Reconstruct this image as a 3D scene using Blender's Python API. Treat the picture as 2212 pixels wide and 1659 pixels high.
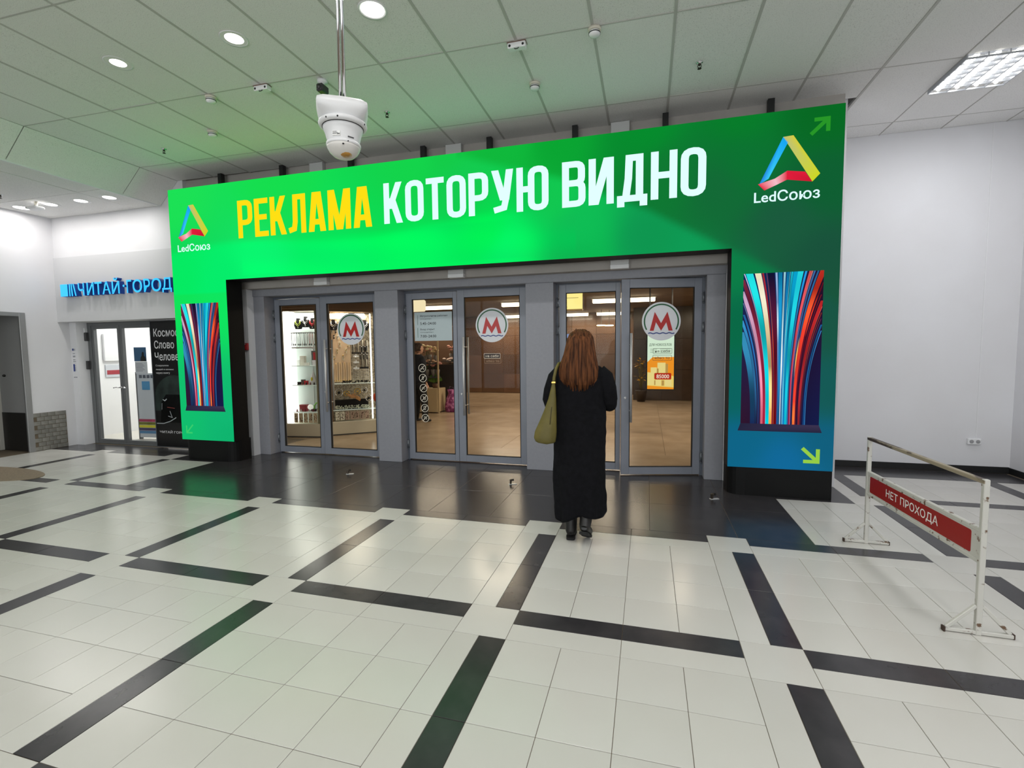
import bpy, math, random
from mathutils import Vector, Matrix
SC = bpy.context.scene
COL = SC.collection
for o in list(bpy.data.objects):
    bpy.data.objects.remove(o)
PI = math.pi
U = 0.29            # side of one white floor tile, metres

# ------------------------------------------------------------------ camera
cd = bpy.data.cameras.new('camera'); cam = bpy.data.objects.new('camera', cd); COL.objects.link(cam)
r = Vector((0.963018, 0.269203, -0.011182)); u = Vector((-0.008257, 0.070969, 0.997444)); f = Vector((-0.269309, 0.960465, -0.070567))
m = Matrix((r, u, -f)).transposed().to_4x4(); m.translation = Vector((2.14614, -2.59377, 1.49547))
cam.matrix_world = m
cd.sensor_width = 36; cd.lens = 1044.766 / 2212 * 36; cd.clip_start = 0.05; cd.clip_end = 200
SC.camera = cam
# ------------------------------------------------------------------ world, exposure
W = bpy.data.worlds.new('world'); SC.world = W; W.use_nodes = True
W.node_tree.nodes['Background'].inputs[0].default_value = (0.9, 0.95, 1, 1)
W.node_tree.nodes['Background'].inputs[1].default_value = 0.02
vs = SC.view_settings
SC.display_settings.display_device = 'sRGB'
vs.view_transform = 'Standard'; vs.look = 'None'; vs.exposure = 0.0; vs.gamma = 1; vs.use_curve_mapping = False
P_DOWN = 13.0       # W of each ceiling downlight of the main hall
P_BACK = 11.5       # W of each downlight behind the photographer
P_TROF = 22.0
P_LEFT = 5.0
P_SHOP = 30.0
P_METRO = 26.0
P_KIOSK = 11.0
P_FILL = 400.0        # daylight: added light from an invented glazed wall behind the photographer

# ------------------------------------------------------------------ materials
def s2l(c):
    return tuple((v/255/12.92 if v/255 <= 0.04045 else ((v/255+0.055)/1.055)**2.4) for v in c)
MATS = {}
def mat(name, rgb=(128,128,128), rough=0.5, metal=0.0, spec=0.5, emit=0.0, noise=None, bump=None, vary=0.0, coat=0.0, ecol=None):
    """noise=(scale, rgb2, low, high[, stretch]); bump=(scale, strength, distance[, stretch]); vary=per-object brightness variation"""
    if name in MATS: return MATS[name]
    M = bpy.data.materials.new(name); M.use_nodes = True; nt = M.node_tree; N = nt.nodes; Lk = nt.links
    b = N['Principled BSDF']; c = s2l(rgb)
    b.inputs['Base Color'].default_value = (*c, 1); b.inputs['Roughness'].default_value = rough
    b.inputs['Metallic'].default_value = metal; b.inputs['Specular IOR Level'].default_value = spec
    b.inputs['Coat Weight'].default_value = coat; b.inputs['Coat Roughness'].default_value = 0.1
    if emit:
        b.inputs['Emission Color'].default_value = (*(s2l(ecol) if ecol else c), 1); b.inputs['Emission Strength'].default_value = emit
    tc = None
    def coords(st=None):
        nonlocal tc
        tc = tc or N.new('ShaderNodeTexCoord')
        if st:
            mp = N.new('ShaderNodeMapping'); mp.inputs['Scale'].default_value = st; Lk.new(tc.outputs['Object'], mp.inputs[0]); return mp.outputs[0]
        return tc.outputs['Object']
    out = None
    if noise:
        n = N.new('ShaderNodeTexNoise'); n.inputs['Scale'].default_value = noise[0]; n.inputs['Detail'].default_value = 6
        Lk.new(coords(noise[4] if len(noise) > 4 else None), n.inputs['Vector'])
        rp = N.new('ShaderNodeValToRGB'); rp.color_ramp.elements[0].position = noise[2]; rp.color_ramp.elements[1].position = noise[3]
        rp.color_ramp.elements[0].color = (*s2l(noise[1]), 1); rp.color_ramp.elements[1].color = (*c, 1)
        Lk.new(n.outputs['Fac'], rp.inputs[0]); out = rp.outputs[0]
    if vary:
        oi = N.new('ShaderNodeObjectInfo'); mr = N.new('ShaderNodeMapRange')
        mr.inputs['To Min'].default_value = 1-vary; mr.inputs['To Max'].default_value = 1+vary
        Lk.new(oi.outputs['Random'], mr.inputs[0])
        hs = N.new('ShaderNodeHueSaturation'); Lk.new(mr.outputs[0], hs.inputs['Value'])
        if out: Lk.new(out, hs.inputs['Color'])
        else: hs.inputs['Color'].default_value = (*c, 1)
        out = hs.outputs[0]
    if out: Lk.new(out, b.inputs['Base Color'])
    if bump:
        n = N.new('ShaderNodeTexNoise'); n.inputs['Scale'].default_value = bump[0]; n.inputs['Detail'].default_value = 4
        Lk.new(coords(bump[3] if len(bump) > 3 else None), n.inputs['Vector'])
        bp = N.new('ShaderNodeBump'); bp.inputs['Strength'].default_value = bump[1]; bp.inputs['Distance'].default_value = bump[2]
        Lk.new(n.outputs['Fac'], bp.inputs['Height']); Lk.new(bp.outputs[0], b.inputs['Normal'])
    MATS[name] = M; return M
def emis(name, rgb, k=1.0, attr=None):
    if name in MATS: return MATS[name]
    M = bpy.data.materials.new(name); M.use_nodes = True; nt = M.node_tree; nt.nodes.clear()
    e = nt.nodes.new('ShaderNodeEmission'); o = nt.nodes.new('ShaderNodeOutputMaterial'); e.inputs[1].default_value = k
    if attr:
        a = nt.nodes.new('ShaderNodeAttribute'); a.attribute_name = attr; nt.links.new(a.outputs['Color'], e.inputs[0])
    else: e.inputs[0].default_value = (*s2l(rgb), 1)
    nt.links.new(e.outputs[0], o.inputs[0]); MATS[name] = M; return M
def glass(name, tint=(235,240,238), refl=1.0, rough=0.02):
    if name in MATS: return MATS[name]
    M = bpy.data.materials.new(name); M.use_nodes = True; nt = M.node_tree; nt.nodes.clear(); N = nt.nodes; L = nt.links
    t = N.new('ShaderNodeBsdfTransparent'); t.inputs[0].default_value = (*s2l(tint), 1)
    g = N.new('ShaderNodeBsdfGlossy'); g.inputs['Roughness'].default_value = rough
    fr = N.new('ShaderNodeFresnel'); fr.inputs[0].default_value = 1.45
    mu = N.new('ShaderNodeMath'); mu.operation = 'MULTIPLY'; mu.inputs[1].default_value = refl; mu.use_clamp = True
    mx = N.new('ShaderNodeMixShader'); o = N.new('ShaderNodeOutputMaterial')
    L.new(fr.outputs[0], mu.inputs[0]); L.new(mu.outputs[0], mx.inputs[0]); L.new(t.outputs[0], mx.inputs[1]); L.new(g.outputs[0], mx.inputs[2]); L.new(mx.outputs[0], o.inputs[0])
    MATS[name] = M; return M

WHITE_TILE = mat('white_porcelain', (204,202,197), 0.22, spec=0.42, noise=(0.9,(197,194,188),0.3,0.65), bump=(9,0.02,0.004), vary=0.03)
DARK_TILE = mat('dark_porcelain', (60,58,60), 0.225, spec=0.40, noise=(7,(49,47,50),0.35,0.7), bump=(6,0.015,0.004), vary=0.10)
GROUT = mat('grout', (104,92,76), 0.9)
WALL = mat('wall_paint', (222,222,226), 0.75, noise=(1.2,(216,215,218),0.3,0.7), bump=(60,0.08,0.002))
HEAD = mat('header_paint', (176,170,166), 0.8, noise=(2,(160,155,150),0.3,0.7))
CEIL = mat('ceiling_panel_board', (232,231,229), 0.95, noise=(170,(178,178,176),0.3,0.42), bump=(160,0.5,0.003), vary=0.02)
CEILSLAB = mat('ceiling_void', (90,88,86), 0.95)
TBAR = mat('ceiling_tbar', (186,184,180), 0.6)
CLAD = mat('grey_cladding', (142,143,151), 0.55, noise=(30,(137,138,146),0.3,0.7), bump=(80,0.03,0.001))
ALU = mat('door_frame_paint', (130,134,145), 0.38, noise=(3,(122,126,137),0.3,0.7))
ALUD = mat('door_header_paint', (86,92,104), 0.45)
BLACKBOX = mat('black_housing', (11,11,12), 0.55, spec=0.2, noise=(6,(10,10,11),0.3,0.7))
BLACK = mat('black_plastic', (18,18,19), 0.5)
RUBBER = mat('black_gasket', (12,12,13), 0.8)
STEEL = mat('brushed_steel', (205,205,206), 0.42, metal=0.55)
CHROME = mat('chrome', (225,225,228), 0.08, metal=1.0)
GREYMET = mat('grey_metal', (120,124,130), 0.35, metal=0.6)
PLASTIC = mat('white_plastic', (228,228,230), 0.4)
OFFWHITE = mat('aged_white_plastic', (212,206,192), 0.5)
DGREY = mat('dark_grey_plastic', (60,60,62), 0.5)
GLASS = glass('door_glass', (232,230,222), 0.30)
CLEAR = glass('showcase_glass', (245,248,246), 0.5)
LAMP = emis('lamp_white', (255,252,244), 9.0)
WARML = emis('lamp_warm_white', (255,238,205), 7.0)

# ------------------------------------------------------------------ mesh helpers
class MB:
    def __init__(s): s.v = []; s.f = []; s.sm = []; s.mi = []
    def add(s, vs_, fs, smooth=False, mi=0, M=None):
        n = len(s.v)
        for p in vs_:
            p = Vector(p)
            s.v.append(M @ p if M is not None else p)
        for q in fs: s.f.append([n+i for i in q]); s.sm.append(smooth); s.mi.append(mi)
        return s
    def box(s, x0, x1, y0, y1, z0, z1, bev=0.0, mi=0, M=None):
        if bev <= 0:
            vs_ = [(x,y,z) for x in (x0,x1) for y in (y0,y1) for z in (z0,z1)]
            return s.add(vs_, [(0,1,3,2),(4,6,7,5),(0,4,5,1),(2,3,7,6),(0,2,6,4),(1,5,7,3)], mi=mi, M=M)
        b = bev; vs_ = []; fs = []
        X = (x0,x1); Y = (y0,y1); Z = (z0,z1); idx = {}
        for i in (0,1):
            for j in (0,1):
                for k in (0,1):
                    sx = b if i == 0 else -b; sy = b if j == 0 else -b; sz = b if k == 0 else -b
                    idx[i,j,k] = len(vs_)
                    vs_ += [(X[i],Y[j]+sy,Z[k]+sz),(X[i]+sx,Y[j],Z[k]+sz),(X[i]+sx,Y[j]+sy,Z[k])]
        g = lambda i,j,k,a: idx[i,j,k]+a
        fs += [(g(0,0,0,0),g(0,0,1,0),g(0,1,1,0),g(0,1,0,0)),(g(1,0,0,0),g(1,1,0,0),g(1,1,1,0),g(1,0,1,0)),
               (g(0,0,0,1),g(1,0,0,1),g(1,0,1,1),g(0,0,1,1)),(g(0,1,0,1),g(0,1,1,1),g(1,1,1,1),g(1,1,0,1)),
               (g(0,0,0,2),g(0,1,0,2),g(1,1,0,2),g(1,0,0,2)),(g(0,0,1,2),g(1,0,1,2),g(1,1,1,2),g(0,1,1,2))]
        for i in (0,1):
            for j in (0,1): fs.append((g(i,j,0,0),g(i,j,0,1),g(i,j,1,1),g(i,j,1,0)))
        for i in (0,1):
            for k in (0,1): fs.append((g(i,0,k,0),g(i,0,k,2),g(i,1,k,2),g(i,1,k,0)))
        for j in (0,1):
            for k in (0,1): fs.append((g(0,j,k,1),g(0,j,k,2),g(1,j,k,2),g(1,j,k,1)))
        for i in (0,1):
            for j in (0,1):
                for k in (0,1): fs.append((g(i,j,k,0),g(i,j,k,1),g(i,j,k,2)))
        return s.add(vs_, fs, mi=mi, M=M)
    def lathe(s, prof, n=24, M=None, smooth=True, mi=0, sx=1, sy=1):
        """prof: [(r,z)...] turned about z"""
        vs_ = []; fs = []
        for (r_, z) in prof:
            for k in range(n): a = 2*PI*k/n; vs_.append((r_*math.cos(a)*sx, r_*math.sin(a)*sy, z))
        for i in range(len(prof)-1):
            for k in range(n): k2 = (k+1) % n; fs.append((i*n+k, i*n+k2, (i+1)*n+k2, (i+1)*n+k))
        if prof[0][0] > 1e-6: fs.append(tuple(range(n))[::-1])
        if prof[-1][0] > 1e-6: fs.append(tuple((len(prof)-1)*n+k for k in range(n)))
        return s.add(vs_, fs, smooth, mi, M)
    def cyl(s, p0, p1, r0, r1=None, n=12, smooth=True, mi=0):
        p0 = Vector(p0); p1 = Vector(p1); d = p1-p0; q = d.to_track_quat('Z','Y').to_matrix().to_4x4(); q.translation = p0
        return s.lathe([(r0,0),(r0 if r1 is None else r1, d.length)], n, q, smooth, mi)
    def tube(s, pts, r_, n=8, smooth=True, mi=0, flat=1.0):
        pts = [Vector(p) for p in pts]; rr = r_ if isinstance(r_, (list,tuple)) else [r_]*len(pts)
        vs_ = []; fs = []; up = None
        for i, p in enumerate(pts):
            d = (pts[min(i+1,len(pts)-1)]-pts[max(i-1,0)]).normalized()
            if up is None:
                up = Vector((0,0,1)) if abs(d.z) < 0.9 else Vector((1,0,0))
            a = d.cross(up).normalized(); b = a.cross(d).normalized(); up = b
            for k in range(n): t = 2*PI*k/n; vs_.append(p+a*math.cos(t)*rr[i]+b*math.sin(t)*rr[i]*flat)
        for i in range(len(pts)-1):
            for k in range(n): k2 = (k+1) % n; fs.append((i*n+k,i*n+k2,(i+1)*n+k2,(i+1)*n+k))
        fs.append(tuple(range(n))[::-1]); fs.append(tuple((len(pts)-1)*n+k for k in range(n)))
        return s.add(vs_, fs, smooth, mi)
    def ball(s, c, rx, ry=None, rz=None, n=12, m_=8, mi=0, M=None):
        ry = ry or rx; rz = rz or rx; T = Matrix.Translation(c) @ Matrix.Diagonal((rx,ry,rz,1))
        if M is not None: T = M @ T
        return s.lathe([(math.sin(PI*i/m_), -math.cos(PI*i/m_)) for i in range(m_+1)], n, T, True, mi)
    def prism(s, poly, y0, y1, mi=0, M=None):
        """poly of (x,z) extruded along y"""
        n = len(poly)
        vs_ = [(x,y0,z) for x,z in poly]+[(x,y1,z) for x,z in poly]
        fs = [tuple(range(n)), tuple(range(n,2*n))[::-1]]+[(i,(i+1)%n+0,(i+1)%n+n,i+n)[::-1] for i in range(n)]
        return s.add(vs_, fs, mi=mi, M=M)
    def zprism(s, poly, z0, z1, mi=0, smooth=False):
        n = len(poly)
        vs_ = [(x,y,z0) for x,y in poly]+[(x,y,z1) for x,y in poly]
        fs = [tuple(range(n))[::-1], tuple(range(n,2*n))]
        s.add(vs_, fs, mi=mi)
        n0 = len(s.v)-2*n
        for i in range(n): s.f.append([n0+i,n0+(i+1)%n,n0+(i+1)%n+n,n0+i+n]); s.sm.append(smooth); s.mi.append(mi)
        return s
    def mesh(s, name, mats):
        me = bpy.data.meshes.new(name); me.from_pydata([tuple(v) for v in s.v], [], s.f)
        for q in (mats if isinstance(mats, (list,tuple)) else [mats]): me.materials.append(q)
        me.polygons.foreach_set('use_smooth', s.sm); me.polygons.foreach_set('material_index', s.mi); me.update()
        return me
    def build(s, name, mats, parent=None, kind=None):
        o = bpy.data.objects.new(name, s.mesh(name, mats)); COL.objects.link(o)
        if parent: o.parent = parent
        if kind: o['kind'] = kind
        return o
def tag(o, label, cat=None, group=None, kind=None):
    o['label'] = label
    if cat: o['category'] = cat
    if group: o['group'] = group
    if kind: o['kind'] = kind
    return o
def empty(name, loc=(0,0,0), label=None, cat=None, group=None, kind=None, rz=0):
    o = bpy.data.objects.new(name, None); o.empty_display_size = 0.1; COL.objects.link(o); o.location = loc; o.rotation_euler = (0,0,rz)
    if label: tag(o, label, cat, group, kind)
    return o
def copy_tree(o, parent=None):
    c = o.copy(); COL.objects.link(c)
    if parent: c.parent = parent
    for ch in [k for k in o.children]: copy_tree(ch, c)
    return c
def arealight(name, parent, loc, size, power, rgb=(1,1,1), shape='DISK', rot=(0,0,0), spread=PI, sy=None):
    l = bpy.data.lights.new(name, 'AREA'); l.shape = shape; l.size = size; l.energy = power; l.color = rgb; l.spread = spread
    if sy: l.size_y = sy
    o = bpy.data.objects.new(name, l); COL.objects.link(o); o.location = loc; o.rotation_euler = rot
    if parent: o.parent = parent
    return o
def text_obj(s_, name, material, box, y, parent=None, bold=0.0, depth=0.0008, mirror=False, normal='-y', keep=False):
    """flat lettering in the x-z plane fitted to box=(x0,x1,z0,z1), facing -y"""
    cu = bpy.data.curves.new(name, 'FONT'); cu.body = s_; cu.size = 1; cu.extrude = 0.0; cu.offset = bold; cu.resolution_u = 3
    to = bpy.data.objects.new(name, cu); COL.objects.link(to)
    dg = bpy.context.evaluated_depsgraph_get()
    me = bpy.data.meshes.new_from_object(to.evaluated_get(dg)); bpy.data.objects.remove(to)
    xs = [v.co.x for v in me.vertices]; ys = [v.co.y for v in me.vertices]
    if not xs: return None
    a, b, c, d = min(xs), max(xs), min(ys), max(ys)
    x0, x1, z0, z1 = box; kx = (x1-x0)/(b-a); kz = (z1-z0)/(d-c)
    if keep: kx = kz
    fs = [list(p.vertices) for p in me.polygons]; mb = MB(); n = len(me.vertices)
    vv = []
    for v in me.vertices:
        xx = (v.co.x-a)*kx; xx = x1-xx if mirror else x0+xx
        vv.append((xx, y, z0+(v.co.y-c)*kz))
    mb.add(vv, fs)
    bpy.data.meshes.remove(me)
    o = mb.build(name, material, parent)
    return o
def ribbon(mb, pts, w, y, closed=False, depth=0.0):
    """flat stroke in the x-z plane with mitred joints"""
    n = len(pts); L_ = []; R_ = []
    for i in range(n):
        p = Vector(pts[i]); a = Vector(pts[(i-1) % n]) if (closed or i > 0) else None; b = Vector(pts[(i+1) % n]) if (closed or i < n-1) else None
        d1 = (p-a).normalized() if a is not None else (b-p).normalized(); d2 = (b-p).normalized() if b is not None else d1
        n1 = Vector((-d1.y, d1.x)); n2 = Vector((-d2.y, d2.x)); mm = (n1+n2)
        mm = mm.normalized() if mm.length > 1e-6 else n1
        k = w/2/max(0.45, mm.dot(n1)); L_.append(p+mm*k); R_.append(p-mm*k)
    vs_ = [(q.x,y,q.y) for q in L_]+[(q.x,y,q.y) for q in R_]
    fs = [(i,(i+1)%n,(i+1)%n+n,i+n) for i in range(n if closed else n-1)]
    mb.add(vs_, fs)
def rounded(pts, rad, closed=False, k=4):
    out = []; n = len(pts)
    for i, p in enumerate(pts):
        p = Vector(p)
        rd = rad[i] if isinstance(rad, (list,tuple)) else rad
        if (not closed and i in (0,n-1)) or rd <= 0: out.append(p); continue
        a = Vector(pts[(i-1)%n]); b = Vector(pts[(i+1)%n]); da = (a-p); db = (b-p); q = min(rd, da.length*0.499, db.length*0.499)
        s0 = p+da.normalized()*q; s1 = p+db.normalized()*q
        for j in range(k+1): t = j/k; out.append((1-t)**2*s0+2*t*(1-t)*p+t*t*s1)
    return out
def rrect(x0, x1, z0, z1, rd, k=5):
    return [(q.x,q.y) for q in rounded([(x0,z0),(x1,z0),(x1,z1),(x0,z1)], rd, True, k)]

# ------------------------------------------------------------------ large structure
XL, XR, YB, YW, ZC = -7.0, 6.19, -8.0, 4.26, 3.97
floor = tag(MB().box(-9.6, XR+0.12, YB-0.12, 4.4, -0.12, -0.003).build('floor', GROUT), 'glossy floor of white tiles crossed by dark tile bands', 'floor', kind='structure')
wall_right = tag(MB().box(3.95, XR+0.12, YW, YW+0.12, 0, ZC+0.1).build('wall_back', WALL), 'plain white wall to the right of the lit portal screen', 'wall', kind='structure')
tag(MB().box(XR, XR+0.12, YB, YW, 0, ZC+0.1).build('wall_right', WALL), 'white side wall at the far right edge', 'wall', kind='structure')
mb = MB(); mb.box(-9.6, -5.2, YB-0.12, YB, 0, ZC+0.1); mb.box(5.2, XR+0.12, YB-0.12, YB, 0, ZC+0.1); mb.box(-5.2, 5.2, YB-0.12, YB, 3.4, ZC+0.1)
win = empty('added_window_1', (0,YB,0), 'unseen glazed wall added behind the photographer to let in fill light', 'window', kind='structure')  # invented glazing, gives the added frontal light an opening
for i in range(9): MB().box(-5.2+1.3*i-0.03,-5.2+1.3*i+0.03,-0.1,-0.02,0,3.4).build('mullion', GREYMET, win)
for z in (0.03,2.3,3.37): MB().box(-5.2,5.2,-0.09,-0.03,z-0.03,z+0.03).build('rail', GREYMET, win)
for i in range(8): MB().add([(-5.17+1.3*i,-0.06,0.06),(-3.93+1.3*i,-0.06,0.06),(-3.93+1.3*i,-0.06,3.34),(-5.17+1.3*i,-0.06,3.34)],[(0,1,2,3)]).build('pane', CLEAR, win)
arealight('front_fill', None, (0,YB-0.35,1.7), 10.4, P_FILL, (0.96,0.98,1.0), 'RECTANGLE', rot=(PI/2,0,0), sy=3.4)  # unseen fill light added to brighten the ceiling and camera-facing walls
tag(mb.build('wall_front', WALL), 'white wall at the photographer\'s back', 'wall', kind='structure')
mb = MB(); mb.box(XR-0.012, XR, YB, YW, 0, 0.07)
tag(mb.build('baseboard_right', BLACK), 'black skirting of the side wall', 'skirting', kind='structure')
tag(MB().box(3.95, XR-0.012, YW-0.014, YW, 0, 0.075).build('baseboard_back', BLACK), 'black skirting under the plain white wall', 'skirting', kind='structure')
# left wall with its opening, dado of small embossed tiles
mb = MB(); mb.box(XL-0.12, XL, YB, 0.9, 0, ZC+0.1); mb.box(XL-0.12, XL, 0.9, 2.55, 2.14, ZC+0.1); mb.box(XL-0.12, XL, 2.55, 3.34, 0, ZC+0.1)
wl = tag(mb.build('wall_left', WALL), 'white left wall with a dark doorway and grey tiled dado', 'wall', kind='structure')
DADO = mat('grey_dado_tile', (132,130,124), 0.45, noise=(9,(112,110,104),0.3,0.7), vary=0.12)
bm_ = MB().box(-0.004,0.004,-0.046,0.046,-0.03,0.03, bev=0.003).mesh('brick', DADO)
MB().box(XL,XL+0.006,2.55,3.0,0,0.592).build('dado_backing', GROUT, wl)
k = 0
for row in range(9):
    y = 2.60+(0.048 if row % 2 else 0.0)
    while y < 3.0:
        o = bpy.data.objects.new('brick', bm_); COL.objects.link(o); o.parent = wl; o.location = (XL+0.009, min(y,2.953), 0.034+row*0.066); y += 0.097
# left doorway trim and passage behind
tr = empty('door_1', (XL,1.7,0), 'doorway in the left wall framed by a thin aluminium trim', 'doorway', kind='structure')
for nm, bx in (('frame_post',(XL-0.02-XL,0.015,0.78,0.86,0,2.14)),('frame_post',(-0.02,0.015,-0.86,-0.78,0,2.14)),('frame_head',(-0.02,0.015,-0.78,0.78,2.08,2.14))):
    MB().box(*bx, bev=0.004).build(nm, mat('trim_alu',(150,150,150),0.35,0.4), tr)
PASS = mat('passage_paint', (150,150,150), 0.8)
mb = MB(); mb.box(-9.6,XL-0.12,2.56,2.68,0.6,2.6); mb.box(-9.6,XL-0.12,0.7,0.82,0,2.6); mb.box(-9.72,-9.6,0.7,2.68,0,2.6); mb.box(-9.6,XL-0.12,0.7,2.68,2.3,2.4)
pw = tag(mb.build('wall_passage', PASS), 'grey painted walls of the dim passage behind the left doorway', 'wall', kind='structure')
MB().box(-9.6,XL-0.12,2.55,2.68,0,0.6).build('dado', mat('passage_dado',(40,38,36),0.5), pw)
MB().box(-7.75,-7.68,2.50,2.56,0,2.3,bev=0.004).build('corner_strip', mat('corner_strip',(190,188,182),0.5), pw)
MB().ball((-7.55,2.545,1.18),0.02).build('door_stop', BLACK, pw)

# ---- floor tiles
REG = [(-24.1,21.2,-7,5),(-24.1,-12.35,5,9),(11.65,21.2,5,9),(-24.1,-15,9,10),(14,21.2,9,13)]
white, dark = [], []
def clipadd(lst, a, b, c, d):
    for (x0,x1,y0,y1) in REG:
        p, q, s_, t = max(a,x0), min(b,x1), max(c,y0), min(d,y1)
        if q-p > 0.08 and t-s_ > 0.08: lst.append((p,q,s_,t))
for i in range(-5,5):
    for j in range(-2,3):
        X, Y = 5*i, 5*j
        for a in range(4):
            for b in range(4): clipadd(white, X+a, X+a+1, Y+b, Y+b+1)
        clipadd(white, X+4, X+5, Y+4, Y+5)
        for a in (0,2):
            clipadd(white, X+a, X+a+2, Y+4, Y+4.5); clipadd(dark, X+a, X+a+2, Y+4.5, Y+5)
            clipadd(white, X+4, X+4.5, Y+a, Y+a+2); clipadd(dark, X+4.5, X+5, Y+a, Y+a+2)
def grid(xs, ys):
    for i in range(len(xs)-1):
        for j in range(len(ys)-1): dark.append((xs[i],xs[i+1],ys[j],ys[j+1]))
grid([-12.35,-10,-7.7,-5.6,-3.65,-1.3,0.65,2.7,5.1,7.5,9.8,11.65],[5,7.5,10,12.1])
grid([-15,-12.35],[9,10.6,12.1]); grid([-24.1,-22,-20,-18,-15],[10,11.2]); grid([11.65,14],[9,11.2,13,14.6]); grid([14,16.4,18.8,21.2],[13,14.6])
camxy = cam.matrix_world.translation
def seen(t):
    cx, cy = (t[0]+t[1])/2*U, (t[2]+t[3])/2*U; d = Vector((cx,cy,0))-camxy; dep = d.dot(f)
    if dep < 0.3: return -1
    px, py = d.dot(r)/dep, d.dot(u)/dep
    if abs(px) > 1.22 or abs(py) > 0.95: return -1
    return (t[1]-t[0])*(t[3]-t[2])/dep**3
TM = {}
def place_tiles(lst, name, M_):
    lst.sort(key=seen, reverse=True); rest = MB(); g = 0.0012
    for n, t in enumerate(lst):
        w, h = (t[1]-t[0])*U, (t[3]-t[2])*U
        if n < 296 and seen(t) > 0:
            key = (name, round(w,4), round(h,4))
            if key not in TM: TM[key] = MB().box(-w/2+g, w/2-g, -h/2+g, h/2-g, -0.008, 0, bev=0.0012).mesh(name, M_)
            o = bpy.data.objects.new(name, TM[key]); COL.objects.link(o); o.parent = floor; o.location = ((t[0]+t[1])/2*U, (t[2]+t[3])/2*U, 0)
        else: rest.box(t[0]*U+g, t[1]*U-g, t[2]*U+g, t[3]*U-g, -0.008, 0)
    if rest.v: rest.build(name+'_field', M_, floor, 'stuff')
place_tiles(white, 'tile', WHITE_TILE); place_tiles(dark, 'dark_tile', DARK_TILE)

# ---- main ceiling: slab, panels, bars.  The grid lies at a slight angle to the wall.
def cy(x, y): return y+0.022*(x-1.0)
mb = MB(); mb.box(-4.38, XR+0.12, YB-0.12, YW+0.12, ZC+0.03, ZC+0.12)
ceil = tag(mb.build('ceiling', CEILSLAB), 'suspended ceiling of speckled mineral panels on a white grid', 'ceiling', kind='structure')
PX = [0.503+0.6075*k for k in range(-9,11)]
xs = [-4.38]+[x for x in PX if -4.3 < x < XR-0.05]+[XR]
ys = [YB,-6.2,-4.95,-3.7,-2.45,-1.17,0.08,1.33,2.58,3.83]
random.seed(3)
def panel_box(x0,x1,y0,y1,zo=0.0):
    g = 0.007; M_ = MB(); yy = lambda x, y: min(cy(x,y), YW)
    vs_ = [(x0+g,yy(x0,y0)+g,ZC+zo),(x1-g,yy(x1,y0)+g,ZC+zo),(x1-g,yy(x1,y1)-g,ZC+zo),(x0+g,yy(x0,y1)-g,ZC+zo)]
    vs_ += [(a,b,c+0.016) for a,b,c in vs_]
    return M_.add(vs_, [(0,3,2,1),(4,5,6,7),(0,1,5,4),(1,2,6,5),(2,3,7,6),(3,0,4,7)])
TROF = (4.755, 5.362)
for i in range(len(xs)-1):
    for j in range(len(ys)):
        y0 = ys[j]; y1 = ys[j+1] if j+1 < len(ys) else YW+0.3
        if xs[i] < 4.0 and y0 > 2.4: y1 = min(y1, 3.12) if y0 < 3 else y0
        if y1 <= y0: continue
        if abs(xs[i]-TROF[0]) < 0.02 and y0 == 2.58: y0 = cy(0,3.23)-0.08+0.0
        panel_box(xs[i], xs[i+1], y0, y1, random.choice([0,0,0,0.001,0.003])).build('ceiling_panel', CEIL, ceil)
mb = MB()
for j, y in enumerate(ys[1:]):
    x0 = -4.38 if y < 3 else 3.99
    mb.add([(x0,cy(x0,y)-0.006,ZC-0.001),(XR,cy(XR,y)-0.006,ZC-0.001),(XR,cy(XR,y)+0.006,ZC-0.001),(x0,cy(x0,y)+0.006,ZC-0.001),
            (x0,cy(x0,y)-0.006,ZC+0.03),(XR,cy(XR,y)-0.006,ZC+0.03),(XR,cy(XR,y)+0.006,ZC+0.03),(x0,cy(x0,y)+0.006,ZC+0.03)], [(0,3,2,1),(0,1,5,4),(2,3,7,6)])
for x in xs[1:-1]:
    w = 0.011 if x < 4.2 else 0.005
    mb.box(x-w, x+w, YB, 3.06 if x < 4 else YW, ZC-0.002, ZC+0.03)
mb.build('ceiling_grid', TBAR, ceil)
# sloped piece and low ceiling at the left
cl = tag(MB().box(XL-0.12, -4.72, YB-0.12, 3.12, 3.672, 3.78).build('ceiling_low', CEILSLAB), 'lower ceiling field with four round lamps at the far left', 'ceiling', kind='structure')
yl = [YB,-5.2,-2.8,-0.35,0.95,2.22,3.0]; xl = [-7.0,-6.35,-5.18,-4.72]
for i in range(3):
    for j in range(6): MB().box(xl[i]+.004, xl[i+1]-.004, yl[j]+.004, yl[j+1]-.004, 3.65+random.choice([0,0.004]), 3.67).build('ceiling_panel', CEIL, cl)
MB().box(-4.735,-4.715,YB,3.0,3.64,3.672).build('edge_profile', PLASTIC, cl)
ys2 = [YB,-6.2,-4.95,-3.7,-2.45,-1.17,-0.04,1.215,2.46,3.0]
sl = tag(MB().add([(-4.72,YB,3.675),(-4.37,YB,3.995),(-4.37,3.05,3.995),(-4.72,3.05,3.675),(-4.72,YB,3.76),(-4.37,YB,4.08),(-4.37,3.05,4.08),(-4.72,3.05,3.76)],[(0,3,2,1),(4,5,6,7),(0,1,5,4),(2,3,7,6),(1,2,6,5),(3,0,4,7)]).build('ceiling_slope', CEILSLAB), 'sloping ceiling strip between high and low ceiling', 'ceiling', kind='structure')
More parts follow.
